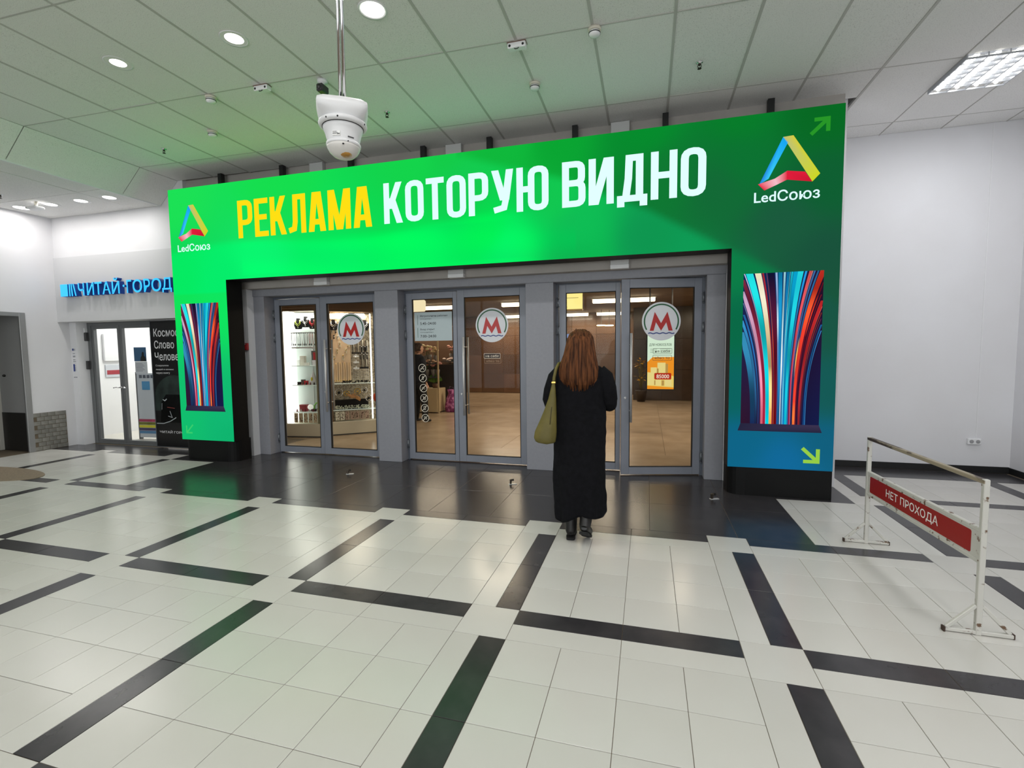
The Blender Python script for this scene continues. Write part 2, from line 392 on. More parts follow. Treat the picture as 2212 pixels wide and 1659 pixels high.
for j in range(9):
    a, b = ys2[j]+.005, ys2[j+1]-.005
    MB().add([(-4.716,a,3.655),(-4.384,a,3.968),(-4.384,b,3.968),(-4.716,b,3.655),(-4.72,a,3.67),(-4.388,a,3.985),(-4.388,b,3.985),(-4.72,b,3.67)],[(0,3,2,1),(4,5,6,7),(0,1,5,4),(2,3,7,6),(1,2,6,5),(3,0,4,7)]).build('ceiling_panel', CEIL, sl)

# ---- header wall above the doors
tag(MB().box(-4.72, 4.0, 3.06, 3.19, 2.392, ZC+0.05).build('wall_header', HEAD), 'beige beam wall above the metro doors behind the screen', 'wall', kind='structure')
tag(MB().box(-4.5, -3.35, 3.08, 3.6, 0, 2.392).build('wall_pier', WALL), 'white wall strip left of the grey door cladding', 'wall', kind='structure')
mb = MB(); mb.box(2.97, 4.07, 3.2, 4.38, 0, ZC+0.05)
tag(mb.build('wall_return', WALL), 'wall return hidden behind the right leg of the screen', 'wall', kind='structure')
# grey cladding portal: piers and lintel
cl0 = empty('door_2', (0,3.2,0), 'grey cladding portal with three openings around the metro doors', 'door frame', kind='structure')
CX = [(-3.351,-3.168),(-1.376,-1.032),(0.704,1.05),(2.773,2.968)]
for a, b in CX: MB().box(a, b, 0, 0.24, 0, 2.298, bev=0.003).build('pier', CLAD, cl0)
MB().box(-3.351,2.968,0,0.24,2.298,2.45).build('lintel', CLAD, cl0)
MB().box(-3.351,2.968,-0.012,0.0,2.30,2.395,bev=0.002).build('lintel_board', CLAD, cl0)

# ---- metro door leaves
OPEN = [(-3.168,-1.376),(-1.032,0.704),(1.05,2.773)]
def bar_handle(par, x, z0, z1, y=-0.06, nm='handle'):
    mb = MB(); mb.cyl((x,y,z0),(x,y,z1),0.014,n=14)
    for z in (z0+0.13, z1-0.13): mb.cyl((x,y,z),(x,0.0,z),0.008,n=10)
    return mb.build(nm, STEEL, par)
def hinge(par, x, z, y=-0.012):
    mb = MB(); mb.cyl((x,y,z-0.055),(x,y,z+0.055),0.011,n=12); mb.box(x-0.02,x+0.02,y+0.004,y+0.014,z-0.045,z+0.045,bev=0.002)
    mb.cyl((x,y,z-0.07),(x,y,z-0.055),0.007,n=10); mb.cyl((x,y,z+0.055),(x,y,z+0.07),0.007,n=10)
    return mb.build('hinge', GREYMET, par)
dn = [3]
def leaf(w, h, label, hinge_side, loc, rz=0.0, sl_=0.085, sr=0.085, top=0.10, bot=0.10, handles=True):
    """leaf hung at its own origin; x runs 0..w (or 0..-w when hinged right)"""
    e = empty('door_%d' % dn[0], loc, label, 'door', kind='structure', rz=rz); dn[0] += 1
    x0, x1 = (0, w) if hinge_side == 'l' else (-w, 0)
    mb = MB(); mb.box(x0, x0+sl_, 0, 0.05, 0.012, h, bev=0.003); mb.box(x1-sr, x1, 0, 0.05, 0.012, h, bev=0.003)
    mb.box(x0+sl_, x1-sr, 0, 0.05, 0.012, bot, bev=0.002); mb.box(x0+sl_, x1-sr, 0, 0.05, h-top, h, bev=0.002)
    mb.build('leaf_frame', ALU, e)
    gx0, gx1 = x0+sl_, x1-sr
    mb = MB(); t = 0.007
    mb.box(gx0,gx0+t,-0.001,0.03,bot,h-top); mb.box(gx1-t,gx1,-0.001,0.03,bot,h-top); mb.box(gx0,gx1,-0.001,0.03,bot,bot+t); mb.box(gx0,gx1,-0.001,0.03,h-top-t,h-top)
    mb.build('gasket', RUBBER, e)
    MB().add([(gx0,0.022,bot),(gx1,0.022,bot),(gx1,0.022,h-top),(gx0,0.022,h-top)],[(0,1,2,3)]).build('pane', GLASS, e)
    hx = 0.0
    for z in (0.22, h-0.56, h-0.22): hinge(e, hx-(0.012 if hinge_side == 'l' else -0.012), z)
    if handles:
        xx = x1-0.028 if hinge_side == 'l' else x0+0.10
        bar_handle(e, xx, 0.64, 1.67); bar_handle(e, xx, 0.64, 1.67, y=0.11)
    mb = MB(); lx = x1-0.045 if hinge_side == 'l' else x0+0.045
    if not (hinge_side == 'l'):
        mb.lathe([(0.014,0),(0.014,0.006),(0.009,0.008)], 16, Matrix.Translation((lx,0,0.92)) @ Matrix.Rotation(PI/2,4,'X')); mb.box(lx-0.004,lx+0.004,-0.010,-0.006,0.905,0.93)
        mb.build('lock', STEEL, e)
    return e
YD = 3.38
leaf(0.777, 2.265, 'left glazed leaf of the metro doorway nearest the bookshop', 'l', (-3.15,YD,0), sl_=0.088, sr=0.06, top=0.085, handles=False)
leaf(0.95, 2.28, 'right glazed leaf of the doorway with jewellery kiosk behind', 'r', (-1.42,YD,0), sl_=0.11, sr=0.09, top=0.10)
leaf(0.735, 2.27, 'narrow glazed leaf of the middle doorway with prohibition stickers', 'l', (-1.008,YD,0), sl_=0.09, sr=0.055, top=0.085, handles=False)
leaf(0.94, 2.28, 'wide glazed leaf of the middle doorway with push and pull stickers', 'r', (0.672,YD,0), sl_=0.10, sr=0.09, top=0.095)
leaf(0.742, 2.285, 'glazed leaf of the right doorway, in front of the woman', 'l', (1.088,YD,0), sl_=0.085, sr=0.055, top=0.10, handles=False)
LO = leaf(0.915, 2.29, 'open glazed leaf of the right doorway swung towards the hall', 'r', (2.745,YD-0.0,0), rz=math.radians(13.3), sl_=0.093, sr=0.088, top=0.10)
# frames around the leaves (transoms / side profiles)
for n, (a, b) in enumerate(OPEN):
    e = empty('trim_%d' % (n+1), (0,YD+0.01,0), ['grey frame around the first metro doorway','grey frame around the middle metro doorway','grey frame around the right metro doorway'][n], 'door frame', kind='structure')
    MB().box(a, a+0.03, 0, 0.06, 0, 2.298).build('jamb', ALUD, e); MB().box(b-0.03, b, 0, 0.06, 0, 2.298).build('jamb', ALUD, e)
    MB().box(a+0.03, b-0.03, 0.0, 0.06, 2.275, 2.40).build('transom', ALUD, e)

# ------------------------------------------------------------------ LED portal screen
LY = 2.665; LXL, LXR, LXI, LXJ, LZT, LZB, LZI = -4.176, 3.877, -3.271, 2.938, 3.718, 0.288, 2.468
led = empty('led_portal_screen', (0,0,0), 'giant green LED portal screen framing the metro doors, on black housing', 'screen')
mb = MB(); D = 0.26
mb.box(LXL, LXR, LY+0.006, LY+D, LZI, LZT); mb.box(LXL, LXI, LY+0.006, LY+D, LZB, LZI); mb.box(LXJ, LXR, LY+0.006, LY+D, LZB, LZI)
mb.build('housing', BLACKBOX, led)
def basepoly(x0, x1, y0, y1, rl0, rr0, rr1, rl1):
    return [(q.x,q.y) for q in rounded([(x0,y0),(x1,y0),(x1,y1),(x0,y1)], [rl0,rr0,rr1,rl1], True, 7)]
MB().zprism(basepoly(LXL,LXI,LY+0.004,LY+0.34,0.26,0.24,0.1,0.1), 0, LZB).build('plinth', BLACKBOX, led)
MB().zprism(basepoly(LXJ,LXR,LY+0.004,LY+0.34,0.20,0.01,0.05,0.1), 0, LZB).build('plinth', BLACKBOX, led)
for x in (-3.567,-2.55,-1.508,-0.497,0.349,1.35,2.309,3.316):
    MB().box(x-0.03, x+0.03, LY+0.27, LY+0.33, LZT, ZC-0.002).build('hanger', BLACK, led)
LS = [(-4.04,3.59,28,238,85),(-2.38,3.61,22,235,78),(-0.44,3.73,20,225,75),(-0.1,3.76,20,215,72),(0.12,3.36,20,215,80),(0.67,3.75,16,185,60),(1.18,3.78,10,165,50),(2.13,3.75,6,140,45),(2.99,3.72,8,125,42),(3.7,3.67,8,105,35),(-2.71,2.7,25,240,100),(-1.74,2.65,10,240,90),(-0.47,2.68,8,240,85),(0.39,2.82,5,235,75),(0.66,2.65,10,240,95),(1.43,2.75,15,190,85),(1.43,2.45,12,180,80),(1.08,3.16,18,200,80),(2.14,2.6,15,150,80),(2.59,2.45,15,155,85),(2.36,3.22,15,120,50),(2.8,3.09,20,105,55),(3.0,3.29,12,115,50),(3.72,3.0,15,95,50),(3.42,2.68,28,90,62),(3.74,2.36,26,82,60),(3.02,2.31,12,125,70),(3.03,1.73,10,105,70),(3.8,1.71,26,85,68),(3.82,1.04,22,90,85),(2.98,1.03,12,100,95),(3.02,0.52,15,100,135),(3.83,0.55,18,95,125),(3.48,0.35,18,105,155),(-4.08,2.54,15,228,88),(-3.34,2.38,15,230,95),(-4.1,0.61,18,190,110),(-3.37,0.63,18,185,115),(-3.31,0.38,15,180,110)]
BND = [(0.05,3.69),(1.25,3.31),(2.13,2.91),(2.88,2.48),(3.3,2.25),(3.83,1.92)]
def bnd(x):
    if x < BND[0][0]: return 9
    for (a,b),(c,d) in zip(BND, BND[1:]):
        if x <= c: return b+(d-b)*(x-a)/(c-a)
    return 1.9
def ledcol(x, z):
    d_ = (z-bnd(x))/0.05 if bnd(x) < 8 else -9
    t_ = min(1,max(0,0.5+0.5*d_))
    if t_ in (0,1): return s2l(ledside(x, z, t_ == 1))
    return tuple(lerp(a_,b_,t_) for a_, b_ in zip(s2l(ledside(x,z,False)), s2l(ledside(x,z,True))))
def lerp(a, b, t): return a+(b-a)*t
def ledside(x, z, s0):
    acc = [0,0,0]; wt = 0
    for (sx,sz,*c) in LS:
        w = 1/((x-sx)**2+(z-sz)**2+0.03)**1.8
        if (sz > bnd(sx)) != s0: w *= 0.04
        wt += w
        for k_ in range(3): acc[k_] += c[k_]*w
    c = [a/wt for a in acc]
    # paler brushed cloud low in the lintel
    if z > 2.3 and x < 1.2 and not s0 or (z > 2.3 and x < 0.1):
        e_ = z-(2.93+0.06*math.sin(x*1.7+0.6)+0.05*(x+1)/3); k__ = 1/(1+math.exp(max(-30,min(30,e_/0.02)))); fx = min(1,max(0,(1.2-x)/0.8)); c[1] *= 1+fx*(-0.055+0.085*k__); c[0] *= 1-0.6*k__*fx; c[2] *= 1+0.12*k__*fx
    q = math.sin(x*2.1+z*9)*math.sin(x*0.9-z*5+1)
    if 2.52 < z < 2.93 and -3 < x < 1.4: c[1] *= 1+0.03*q; c[0] *= 1-0.4*q
    return [min(255,max(0,v_)) for v_ in c]
SCREEN = emis('led_pixels', (0,0,0), 1.0, attr='Col')
def colored(name, quads, mat_, parent):
    mb = MB(); cols = []
    for vs_, cs in quads: mb.add(vs_, [tuple(range(len(vs_)))]); cols += cs
    o = mb.build(name, mat_, parent); ca = o.data.color_attributes.new('Col', 'FLOAT_COLOR', 'POINT')
    ca.data.foreach_set('color', [v for c in cols for v in (*c[:3], 1.0)])
    return o
q = []
def panel(x0, x1, z0, z1, st=0.03):
    nx = max(1, round((x1-x0)/st)); nz = max(1, round((z1-z0)/st))
    for i in range(nx):
        for j in range(nz):
            a, b = x0+(x1-x0)*i/nx, x0+(x1-x0)*(i+1)/nx; c, d = z0+(z1-z0)*j/nz, z0+(z1-z0)*(j+1)/nz
            pts = [(a,c),(b,c),(b,d),(a,d)]
            q.append(([(x,LY,z) for x, z in pts], [ledcol(x, z) for x, z in pts]))
panel(LXL,LXR,LZI,LZT); panel(LXL,LXI,LZB,LZI); panel(LXJ,LXR,LZB,LZI)
colored('display_face', q, SCREEN, led)
# big condensed capitals
T_ = 0.138
def glyph(ch):
    """strokes of a letter in a box of height 1: (points, kind) with kind 0 open, 1 closed, 2 slanted bar cut level at both ends"""
    t = T_; h = t/2; v = t*0.5
    if ch == 'Р': W_ = .44; return W_, [([(v,0),(v,1)],0), (rounded([(v,1-h),(W_-v,1-h),(W_-v,0.41),(v,0.41)],0.14),0)]
    if ch == 'Е': W_ = .40; return W_, [([(v,0),(v,1)],0),([(v,1-h),(W_,1-h)],0),([(v,h),(W_,h)],0),([(v,0.51),(W_-0.04,0.51)],0)]
    if ch == 'К': W_ = .47; return W_, [([(v,0),(v,1)],0),([(0.14,0.36),(W_-0.095,1)],2),([(0.20,0.62),(W_-0.085,0)],2)]
    if ch == 'Л': W_ = .48; return W_, [([(W_-v,0),(W_-v,1-h),(0.19,1-h),(0.18,0.3),(0.15,0.12),(0.0,0.078)],0)]
    if ch == 'А': W_ = .49; return W_, [([(0.085,0),(0.20,1)],2),([(W_-0.085,0),(W_-0.20,1)],2),([(0.12,0.245),(W_-0.12,0.245)],0),([(0.18,0.93),(W_-0.18,0.93)],0)]
    if ch == 'М': W_ = .60; return W_, [([(v,0),(v,1)],0),([(W_-v,0),(W_-v,1)],0),([(0.10,1),(W_/2-0.01,0.0)],2),([(W_-0.10,1),(W_/2+0.01,0.0)],2)]
    if ch == 'О': W_ = .44; return W_, [(rounded([(v,h),(W_-v,h),(W_-v,1-h),(v,1-h)],0.15,True),1)]
    if ch == 'Т': W_ = .42; return W_, [([(W_/2,0),(W_/2,1)],0),([(0,1-h),(W_,1-h)],0)]
    if ch == 'У': W_ = .49; return W_, [([(0.085,1),(0.27,0.30)],2),([(W_-0.085,1),(W_-0.175,0.30)],2),([(W_-0.172,0.31),(W_-0.21,0.13),(0.06,0.078)],0)]
    if ch == 'Ю': W_ = .67; return W_, [([(v,0),(v,1)],0),([(v,0.5),(0.30,0.5)],0),(rounded([(0.31,h),(W_-v,h),(W_-v,1-h),(0.31,1-h)],0.14,True),1)]
    if ch == 'В': W_ = .46; return W_, [([(v,0),(v,1)],0),(rounded([(v,1-h),(W_-v-.01,1-h),(W_-v-.01,0.52),(v,0.52)],0.12),0),(rounded([(v,0.52),(W_-v,0.52),(W_-v,h),(v,h)],0.12),0)]
    if ch == 'И': W_ = .48; return W_, [([(v,0),(v,1)],0),([(W_-v,0),(W_-v,1)],0),([(0.115,0.0),(W_-0.115,1)],2)]
    if ch == 'Д': W_ = .56; return W_, [([(W_-0.145,0.05),(W_-0.145,1-h),(0.225,1-h),(0.21,0.5),(0.165,0.10)],0),([(0.0,0.075),(W_,0.075)],0),([(0.07,0.12),(0.07,-0.10)],0),([(W_-0.07,0.12),(W_-0.07,-0.10)],0)]
    if ch == 'Н': W_ = .47; return W_, [([(v,0),(v,1)],0),([(W_-v,0),(W_-v,1)],0),([(v,0.5),(W_-v,0.5)],0)]
def bigword(word, x0, x1, z0, z1, material, nm):
    tot = sum(glyph(c)[0] for c in word)+0.06*(len(word)-1); kx = (x1-x0)/tot; kz = z1-z0; x = x0
    for n, ch in enumerate(word):
        w, st = glyph(ch); mb = MB()
        for m_, (pts, cl_) in enumerate(st):
            if cl_ == 2:
                (xa,za),(xb,zb) = pts; hw = T_*0.56; mb.add([(xa-hw,0,za),(xa+hw,0,za),(xb+hw,0,zb),(xb-hw,0,zb)],[(0,1,2,3)])
            else: ribbon(mb, pts, T_, 0, cl_ == 1)
        mb.v = [Vector((x+v.x*kx, LY-0.002-0.0, z0+v.z*kz)) for v in mb.v]
        mb.build('letter', material, led); x += (w+0.06)*kx
YEL = emis('led_yellow', (255,224,20), 1.0); LWH = emis('led_white', (222,250,255), 1.05)
bigword('РЕКЛАМА', -3.023, -1.044, 2.99, 3.47, YEL, 'letter')
bigword('КОТОРУЮ', -0.884, 1.105, 3.005, 3.475, LWH, 'letter')
bigword('ВИДНО', 1.252, 2.69, 3.005, 3.478, LWH, 'letter')
# folded-ribbon triangle emblem and word below, twice
def emblem(cx_, zt, s_):
    P = lambda x, z: (cx_+x*s_, LY-0.003, zt+z*s_)
    cb = s2l((20,165,240)); cb2 = s2l((60,205,250)); cy_ = s2l((215,205,60)); cy2 = s2l((205,215,35)); cr = s2l((225,30,60)); cp = s2l((245,190,200)); cr2 = s2l((235,45,75))
    quads = [([P(-0.09,0),P(0.0,-0.11),P(-0.33,-0.77),P(-0.50,-0.87)],[cb,cb,cb2,s2l((40,120,215))]),
             ([P(-0.09,0),P(0.09,0.01),P(0.57,-0.76),P(0.44,-0.90)],[s2l((190,190,120)),cy_,cy2,cy2]),
             ([P(-0.52,-0.86),P(-0.22,-0.78),P(-0.18,-0.90),P(-0.40,-0.99)],[cr2,cp,cp,cr]),
             ([P(-0.22,-0.78),P(0.0,-0.65),P(0.0,-0.82),P(-0.18,-0.90)],[cp,cr,cr,cp]),
             ([P(0.0,-0.65),P(0.31,-0.70),P(0.44,-0.90),P(0.0,-0.82)],[cr,cr,s2l((200,25,50)),cr])]
    colored('emblem', quads, SCREEN, led)
emblem(3.41, 3.477, 0.485); emblem(-3.79, 3.485, 0.475)
text_obj('LedСоюз', 'emblem_word', LWH, (3.127,3.69,2.885,2.99), LY-0.002, led, bold=0.013)
text_obj('LedСоюз', 'emblem_word', LWH, (-4.055,-3.50,2.878,2.978), LY-0.002, led, bold=0.013)
# arrows
def arrow(tip, tail, size, mat_, w=0.05):
    mb = MB(); t = Vector(tip); a = Vector(tail); ribbon(mb, rounded([a, t], 0), w, LY-0.002)
    sx = 1 if t.x > a.x else -1; sz = 1 if t.y > a.y else -1
    ribbon(mb, [(t.x-sx*size, t.y), (t.x, t.y), (t.x, t.y-sz*size)], w, LY-0.0025); mb.build('arrow', mat_, led)
arrow((3.74,3.60),(3.60,3.47),0.115, emis('led_arrow_green',(40,150,40),1.0), 0.035)
arrow((3.745,0.375),(3.61,0.505),0.125, emis('led_arrow_lime',(150,205,70),1.0), 0.034)
arrow((-4.085,0.385),(-3.97,0.50),0.10, emis('led_arrow_pale',(60,205,110),1.0), 0.02)
# picture of light trails on each leg
STR = [(-.245,.008,(120,60,110),(120,150,200)),(-.178,.007,(230,120,150),(200,200,230)),(-.132,.007,(30,60,120),(10,40,90)),(-.075,.007,(250,120,70),(90,60,90)),(.016,.004,(10,60,120),(10,90,160)),(.033,.004,(200,240,250),(120,230,250)),(.066,.005,(150,220,240),(160,245,255)),(.092,.005,(10,90,160),(10,130,190)),(.133,.004,(250,160,190),(250,170,160)),(.168,.004,(255,150,120),(250,110,90)),(.222,.007,(40,16,40),(170,40,50)),(.258,.004,(160,60,70),(250,140,120)),(.285,.004,(20,40,110),(150,60,70)),(-.345,.05,(30,50,100),(70,190,240)),(-.30,.02,(40,60,110),(60,170,230)),(-.27,.018,(45,60,115),(40,140,220)),(-.225,.024,(255,120,140),(230,200,240)),(-.198,.022,(170,30,60),(150,50,80)),
       (-.155,.036,(0,220,240),(40,255,255)),(-.115,.03,(250,190,90),(250,240,200)),(-.092,.012,(200,40,50),(160,40,50)),(-.055,.03,(150,20,30),(15,25,60)),(-.03,.014,(40,90,170),(150,180,220)),
       (-.012,.02,(40,130,200),(20,160,215)),(.008,.014,(230,230,240),(170,235,245)),(.024,.016,(30,110,180),(20,150,210)),(.042,.014,(90,200,240),(30,220,245)),(.058,.02,(20,120,190),(10,170,215)),
       (.08,.026,(20,210,240),(40,240,255)),(.104,.014,(70,120,190),(30,150,220)),(.124,.018,(220,50,110),(235,90,90)),(.142,.012,(90,60,130),(60,110,170)),(.158,.012,(40,50,90),(50,120,180)),
       (.18,.026,(250,70,50),(235,60,45)),(.205,.012,(120,25,40),(110,20,35)),(.245,.022,(150,40,50),(235,50,50)),(.27,.01,(60,20,35),(200,80,70)),(.305,.016,(30,90,160),(40,130,200)),(.322,.008,(60,150,220),(60,160,230))]
HOT = [(-.07,.42,.60,(255,90,50)),(.18,.66,.82,(255,95,50)),(.205,.62,.80,(235,60,40)),(.16,.38,.52,(255,205,100)),(-.115,.12,.34,(255,235,150)),(.18,.0,.10,(255,130,60)),(.008,.28,.50,(240,248,250)),(-.03,.60,.76,(220,245,255)),(-.115,.72,.95,(252,244,215))]
def lightpic(x0, x1, z0, z1):
    random.seed(7)
    cx_ = (x0+x1)/2-0.0; W_ = x1-x0; y = LY-0.002; qs = []
    bg = [s2l((50,18,45)), s2l((12,22,60)), s2l((10,30,70)), s2l((30,14,40))]
    bg0 = s2l((48,22,45)); bg1 = s2l((18,20,50))
    qs.append(([(x0,y,z0),(cx_,y,z0),(cx_,y,z1),(x0,y,z1)],[bg0,bg1,s2l((14,38,85)),s2l((14,38,85))]))
    qs.append(([(cx_,y,z0),(x1,y,z0),(x1,y,z1),(cx_,y,z1)],[bg1,s2l((22,28,72)),s2l((40,14,35)),s2l((14,38,85))]))
    N_ = 26; yy = y-0.001
    for n, (b, w, c0, c1) in enumerate(STR):
        prev = None; yy -= 0.00005
        for i in range(N_+1):
            v = i/N_; g = 1+1.75*v**2.5; o = 0.02 if False else 0.0
            c_ = b*g; hw = w*(1+1.2*v**2)*(0.60 if w > 0.019 else 0.42)
            l_, r_ = max(-0.5, c_-hw), min(0.5, c_+hw)
            fl = 0.75+0.35*math.sin(v*9+n*1.7)*math.sin(v*4.1+n)
            col = tuple(lerp(p, q_, v)*min(1.15,max(0.30,fl)) for p, q_ in zip(s2l(c0), s2l(c1)))
            for hb, va, vb, hc in HOT:
                if abs(b-hb) < 0.009 and va-0.05 < v < vb+0.05:
                    g_ = max(0, 1-abs(v-(va+vb)/2)/((vb-va)/2+0.04))**0.6; col = tuple(lerp(p, q_, g_) for p, q_ in zip(col, s2l(hc)))
            cur = (l_, r_, v, col)
            if prev and r_ > l_ and prev[1] > prev[0]:
                X = lambda a: cx_+a*W_
                Z = lambda v_: z0+(z1-z0)*v_
                qs.append(([(X(prev[0]),yy,Z(prev[2])),(X(prev[1]),yy,Z(prev[2])),(X(r_),yy,Z(v)),(X(l_),yy,Z(v))],[prev[3],prev[3],col,col]))
            prev = cur
    colored('light_trail_picture', qs, SCREEN, led)
    sh = s2l((38,38,62)); sh2 = s2l((60,52,80))
    colored('picture_stand', [([(x0-0.025,LY-0.002,z0-0.075),(x1+0.028,LY-0.002,z0-0.075),(x1+0.0,LY-0.002,z0),(x0,LY-0.002,z0)],[sh,sh,sh2,sh])], SCREEN, led)
lightpic(3.05, 3.745, 0.735, 2.212); lightpic(-4.063, -3.415, 0.77, 2.175)

# white ducts on the header, seen above and below the screen
for x, lab in ((-2.055,'white duct box above the left metro doorway'),(-0.122,'white duct box above the middle metro doorway'),(1.838,'white duct box above the right metro doorway')):
    e = empty('duct_box', (x,3.0,2.385), lab, 'duct', group='duct boxes on the beam wall')
    MB().box(-0.1,0.1,-0.005,0.058,0.045,ZC-2.385-0.003,bev=0.003).build('duct_body', mat('duct_paint',(196,196,196),0.6), e)
    MB().box(-0.102,0.102,-0.01,0.058,0,0.045,bev=0.003).build('end_cap', PLASTIC, e)

# ------------------------------------------------------------------ lamps
def downlight(x, y, z, label, power, rad=0.085, grp='round downlights in the high ceiling', rgb=(1,0.975,0.94), ov=1.0):
    e = empty('downlight', (x,y,z), label, 'lamp', group=grp)
    MB().lathe([(rad,0.03),(rad,0.004),(rad+0.018,-0.004),(rad+0.02,0.001),(rad+0.02,0.004)],28).build('trim_ring', PLASTIC, e)
    MB().lathe([(0.0,-0.001),(rad*0.6,-0.001),(rad,0.003),(rad,0.006)],28).build('diffuser', LAMP, e)
    arealight('lamp_light', e, (0,0,-0.012), rad*1.8, power, rgb)
    return e
for x, lab in ((-2.22,'round downlight nearest the far left of the upper row, glowing over the screen\'s left end'),(-1.02,'round downlight left of the ceiling pipe'),(0.20,'bright round downlight right of the ceiling pipe'),(1.36,'round downlight cut by the top edge of the photo'),(-3.44,'round downlight high at the left edge'),(2.60,'round downlight just above the frame on the right'),(3.82,'round downlight above the frame near the louvred lamp')):
    if x in (-3.44,2.60,3.82): continue
    downlight(x, 0.70+0.02*x, ZC, lab, P_DOWN)
for j, y in enumerate((-1.75,-4.2,-6.6)):
    for x, k_, n_ in ((-3.5,0.5,'leftmost'),(-1.1,0.85,'second'),(1.3,1.1,'third'),(3.7,1.35,'rightmost')): downlight(x, y, ZC, '%s round downlight of the %s row behind the photographer' % (n_, ('nearest','middle','farthest')[j]), P_BACK*k_, grp='downlights behind the photographer')
for x in (-5.8,): 
    for y in (-1.2,-3.8): downlight(x, y, 3.65, 'round lamp in the low ceiling, %s the photographer' % ('beside' if y > -2 else 'far behind'), P_BACK*0.22, grp='downlights behind the photographer')
for x, lab in ((-6.70,'round lamp nearest the left wall in the low ceiling'),(-6.13,'round lamp behind the small ceiling camera, low ceiling'),(-5.545,'third round lamp from the left in the low ceiling'),(-5.02,'round lamp of the low ceiling nearest the screen')):
    downlight(x, 2.49+0.02*(x+5.5), 3.649, lab, P_LEFT, 0.095, 'round lamps in the low ceiling')
def louvre_lamp(x, y, label, power, grp=None):
    tf = empty('louvre_lamp', (x,y,ZC), label, 'lamp', group=grp)
    MB().box(-0.30,0.30,-0.295,0.31,0.0,0.03).build('reflector', mat('lamp_reflector',(205,208,214),0.3,0.3,emit=0.45), tf)
    for i in range(4): MB().cyl((-0.225+0.15*i,-0.28,-0.004),(-0.225+0.15*i,0.295,-0.004),0.020,n=10).build('lamp_tube', LAMP, tf)
    mb = MB()
    for i in range(5): q_ = -0.3+0.15*i; mb.box(q_-0.005,q_+0.005,-0.295,0.31,-0.035,0.0)
    for j in range(8): q_ = -0.29+j*0.0857; mb.box(-0.30,0.30,q_-0.004,q_+0.004,-0.040,-0.026)
    mb.build('louvre', mat('louvre_alu',(175,178,184),0.35,0.5), tf)
    arealight('lamp_light', tf, (0,0,-0.05), 0.55, power, (0.97,0.98,1.0), 'SQUARE')
louvre_lamp(5.06, 2.92, 'square louvred ceiling lamp at the upper right', P_TROF)
for y in (-0.75,-4.4): louvre_lamp(5.06, y, 'added square louvred lamp %s the photographer, unseen at right' % ('beside' if y > -2 else 'behind'), P_TROF*1.3, 'added louvred lamps out of view')  # unseen lamps added to brighten the right side of the hall
# ------------------------------------------------------------------ ceiling devices
def detector(x, y, z, label, grp='fire detectors'):
    e = empty('smoke_detector', (x,y,z), label, 'detector', group=grp)
    MB().lathe([(0.052,0),(0.052,-0.014),(0.046,-0.02),(0.046,-0.02)],20).build('base', OFFWHITE, e)
    MB().lathe([(0.030,-0.018),(0.040,-0.022),(0.046,-0.036),(0.038,-0.052),(0.016,-0.06),(0,-0.06)],20).build('body', PLASTIC, e)
    MB().lathe([(0.0465,-0.034),(0.047,-0.037),(0.0465,-0.04)],20).build('vent_slot', BLACK, e)
detector(-1.94,1.31,ZC-0.002,'smoke detector on the grid line left of the twin-lens sensor')
detector(-2.56,1.90,ZC-0.001,'smoke detector on a panel above the yellow lettering')
detector(1.73,1.37,ZC-0.002,'larger smoke detector on the grid line right of the ceiling pipe')
detector(1.113,1.99,ZC-0.001,'smoke detector on a grid bar above the white lettering')
def beam_sensor(x, y, label):
    e = empty('beam_sensor', (x,y,ZC-0.002), label, 'sensor', group='twin-lens ceiling sensors')
    MB().box(-0.075,0.075,-0.03,0.03,-0.045,0,bev=0.006).build('body', PLASTIC, e)
    MB().box(-0.078,0.078,-0.033,0.033,-0.006,0,bev=0.001).build('base', mat('rusty_plate',(120,92,80),0.7), e)
    for s_ in (-1,1): MB().ball((s_*0.055,-0.031,-0.028),0.010,0.006,0.010).build('lens', BLACK, e)
    MB().tube([(-0.018,-0.02,-0.045),(-0.01,-0.03,-0.058),(0.01,-0.03,-0.058),(0.018,-0.02,-0.045)],0.004).build('hook', DGREY, e)
beam_sensor(-1.327,1.30,'twin-lens sensor box left of the ceiling pipe'); beam_sensor(1.109,1.37,'twin-lens sensor box right of the ceiling pipe, with a hook')
def sprinkler(x, y, z, label):
    e = empty('sprinkler', (x,y,z), label, 'sprinkler', group='ceiling sprinklers')
    MB().lathe([(0.03,0),(0.028,-0.006),(0.012,-0.008),(0.012,-0.01)],18).build('flange', CHROME, e)
    mb = MB(); mb.lathe([(0.010,-0.006),(0.012,-0.02),(0.006,-0.028)],12); mb.tube([(0.012,0,-0.02),(0.016,0,-0.035),(0.0,0,-0.048)],0.003); mb.tube([(-0.012,0,-0.02),(-0.016,0,-0.035),(0.0,0,-0.048)],0.003); mb.lathe([(0.017,-0.05),(0.017,-0.053),(0,-0.054)],14)
    mb.build('head', mat('sprinkler_metal',(60,55,50),0.4,0.8), e)
sprinkler(-3.516,2.10,ZC,'sprinkler above the left end of the screen'); sprinkler(-0.477,2.076,ZC,'sprinkler right of the hanging dome camera'); sprinkler(2.561,2.085,ZC,'sprinkler on the ceiling above the last white word'); sprinkler(-6.235,1.97,3.65,'sprinkler at the far left edge in the low ceiling')
e = empty('ceiling_camera', (-0.735,1.38,ZC), 'small black-lensed surveillance camera fixed to the ceiling beside the pipe', 'camera')
MB().lathe([(0.045,0),(0.045,-0.02),(0.02,-0.03),(0.016,-0.05)],18).build('base', PLASTIC, e)
MB().box(-0.035,0.035,-0.055,0.05,-0.115,-0.045,bev=0.012).build('body', mat('camera_back',(40,40,42),0.4), e)
MB().ball((0,-0.055,-0.08),0.022,0.010,0.022).build('lens', BLACK, e)
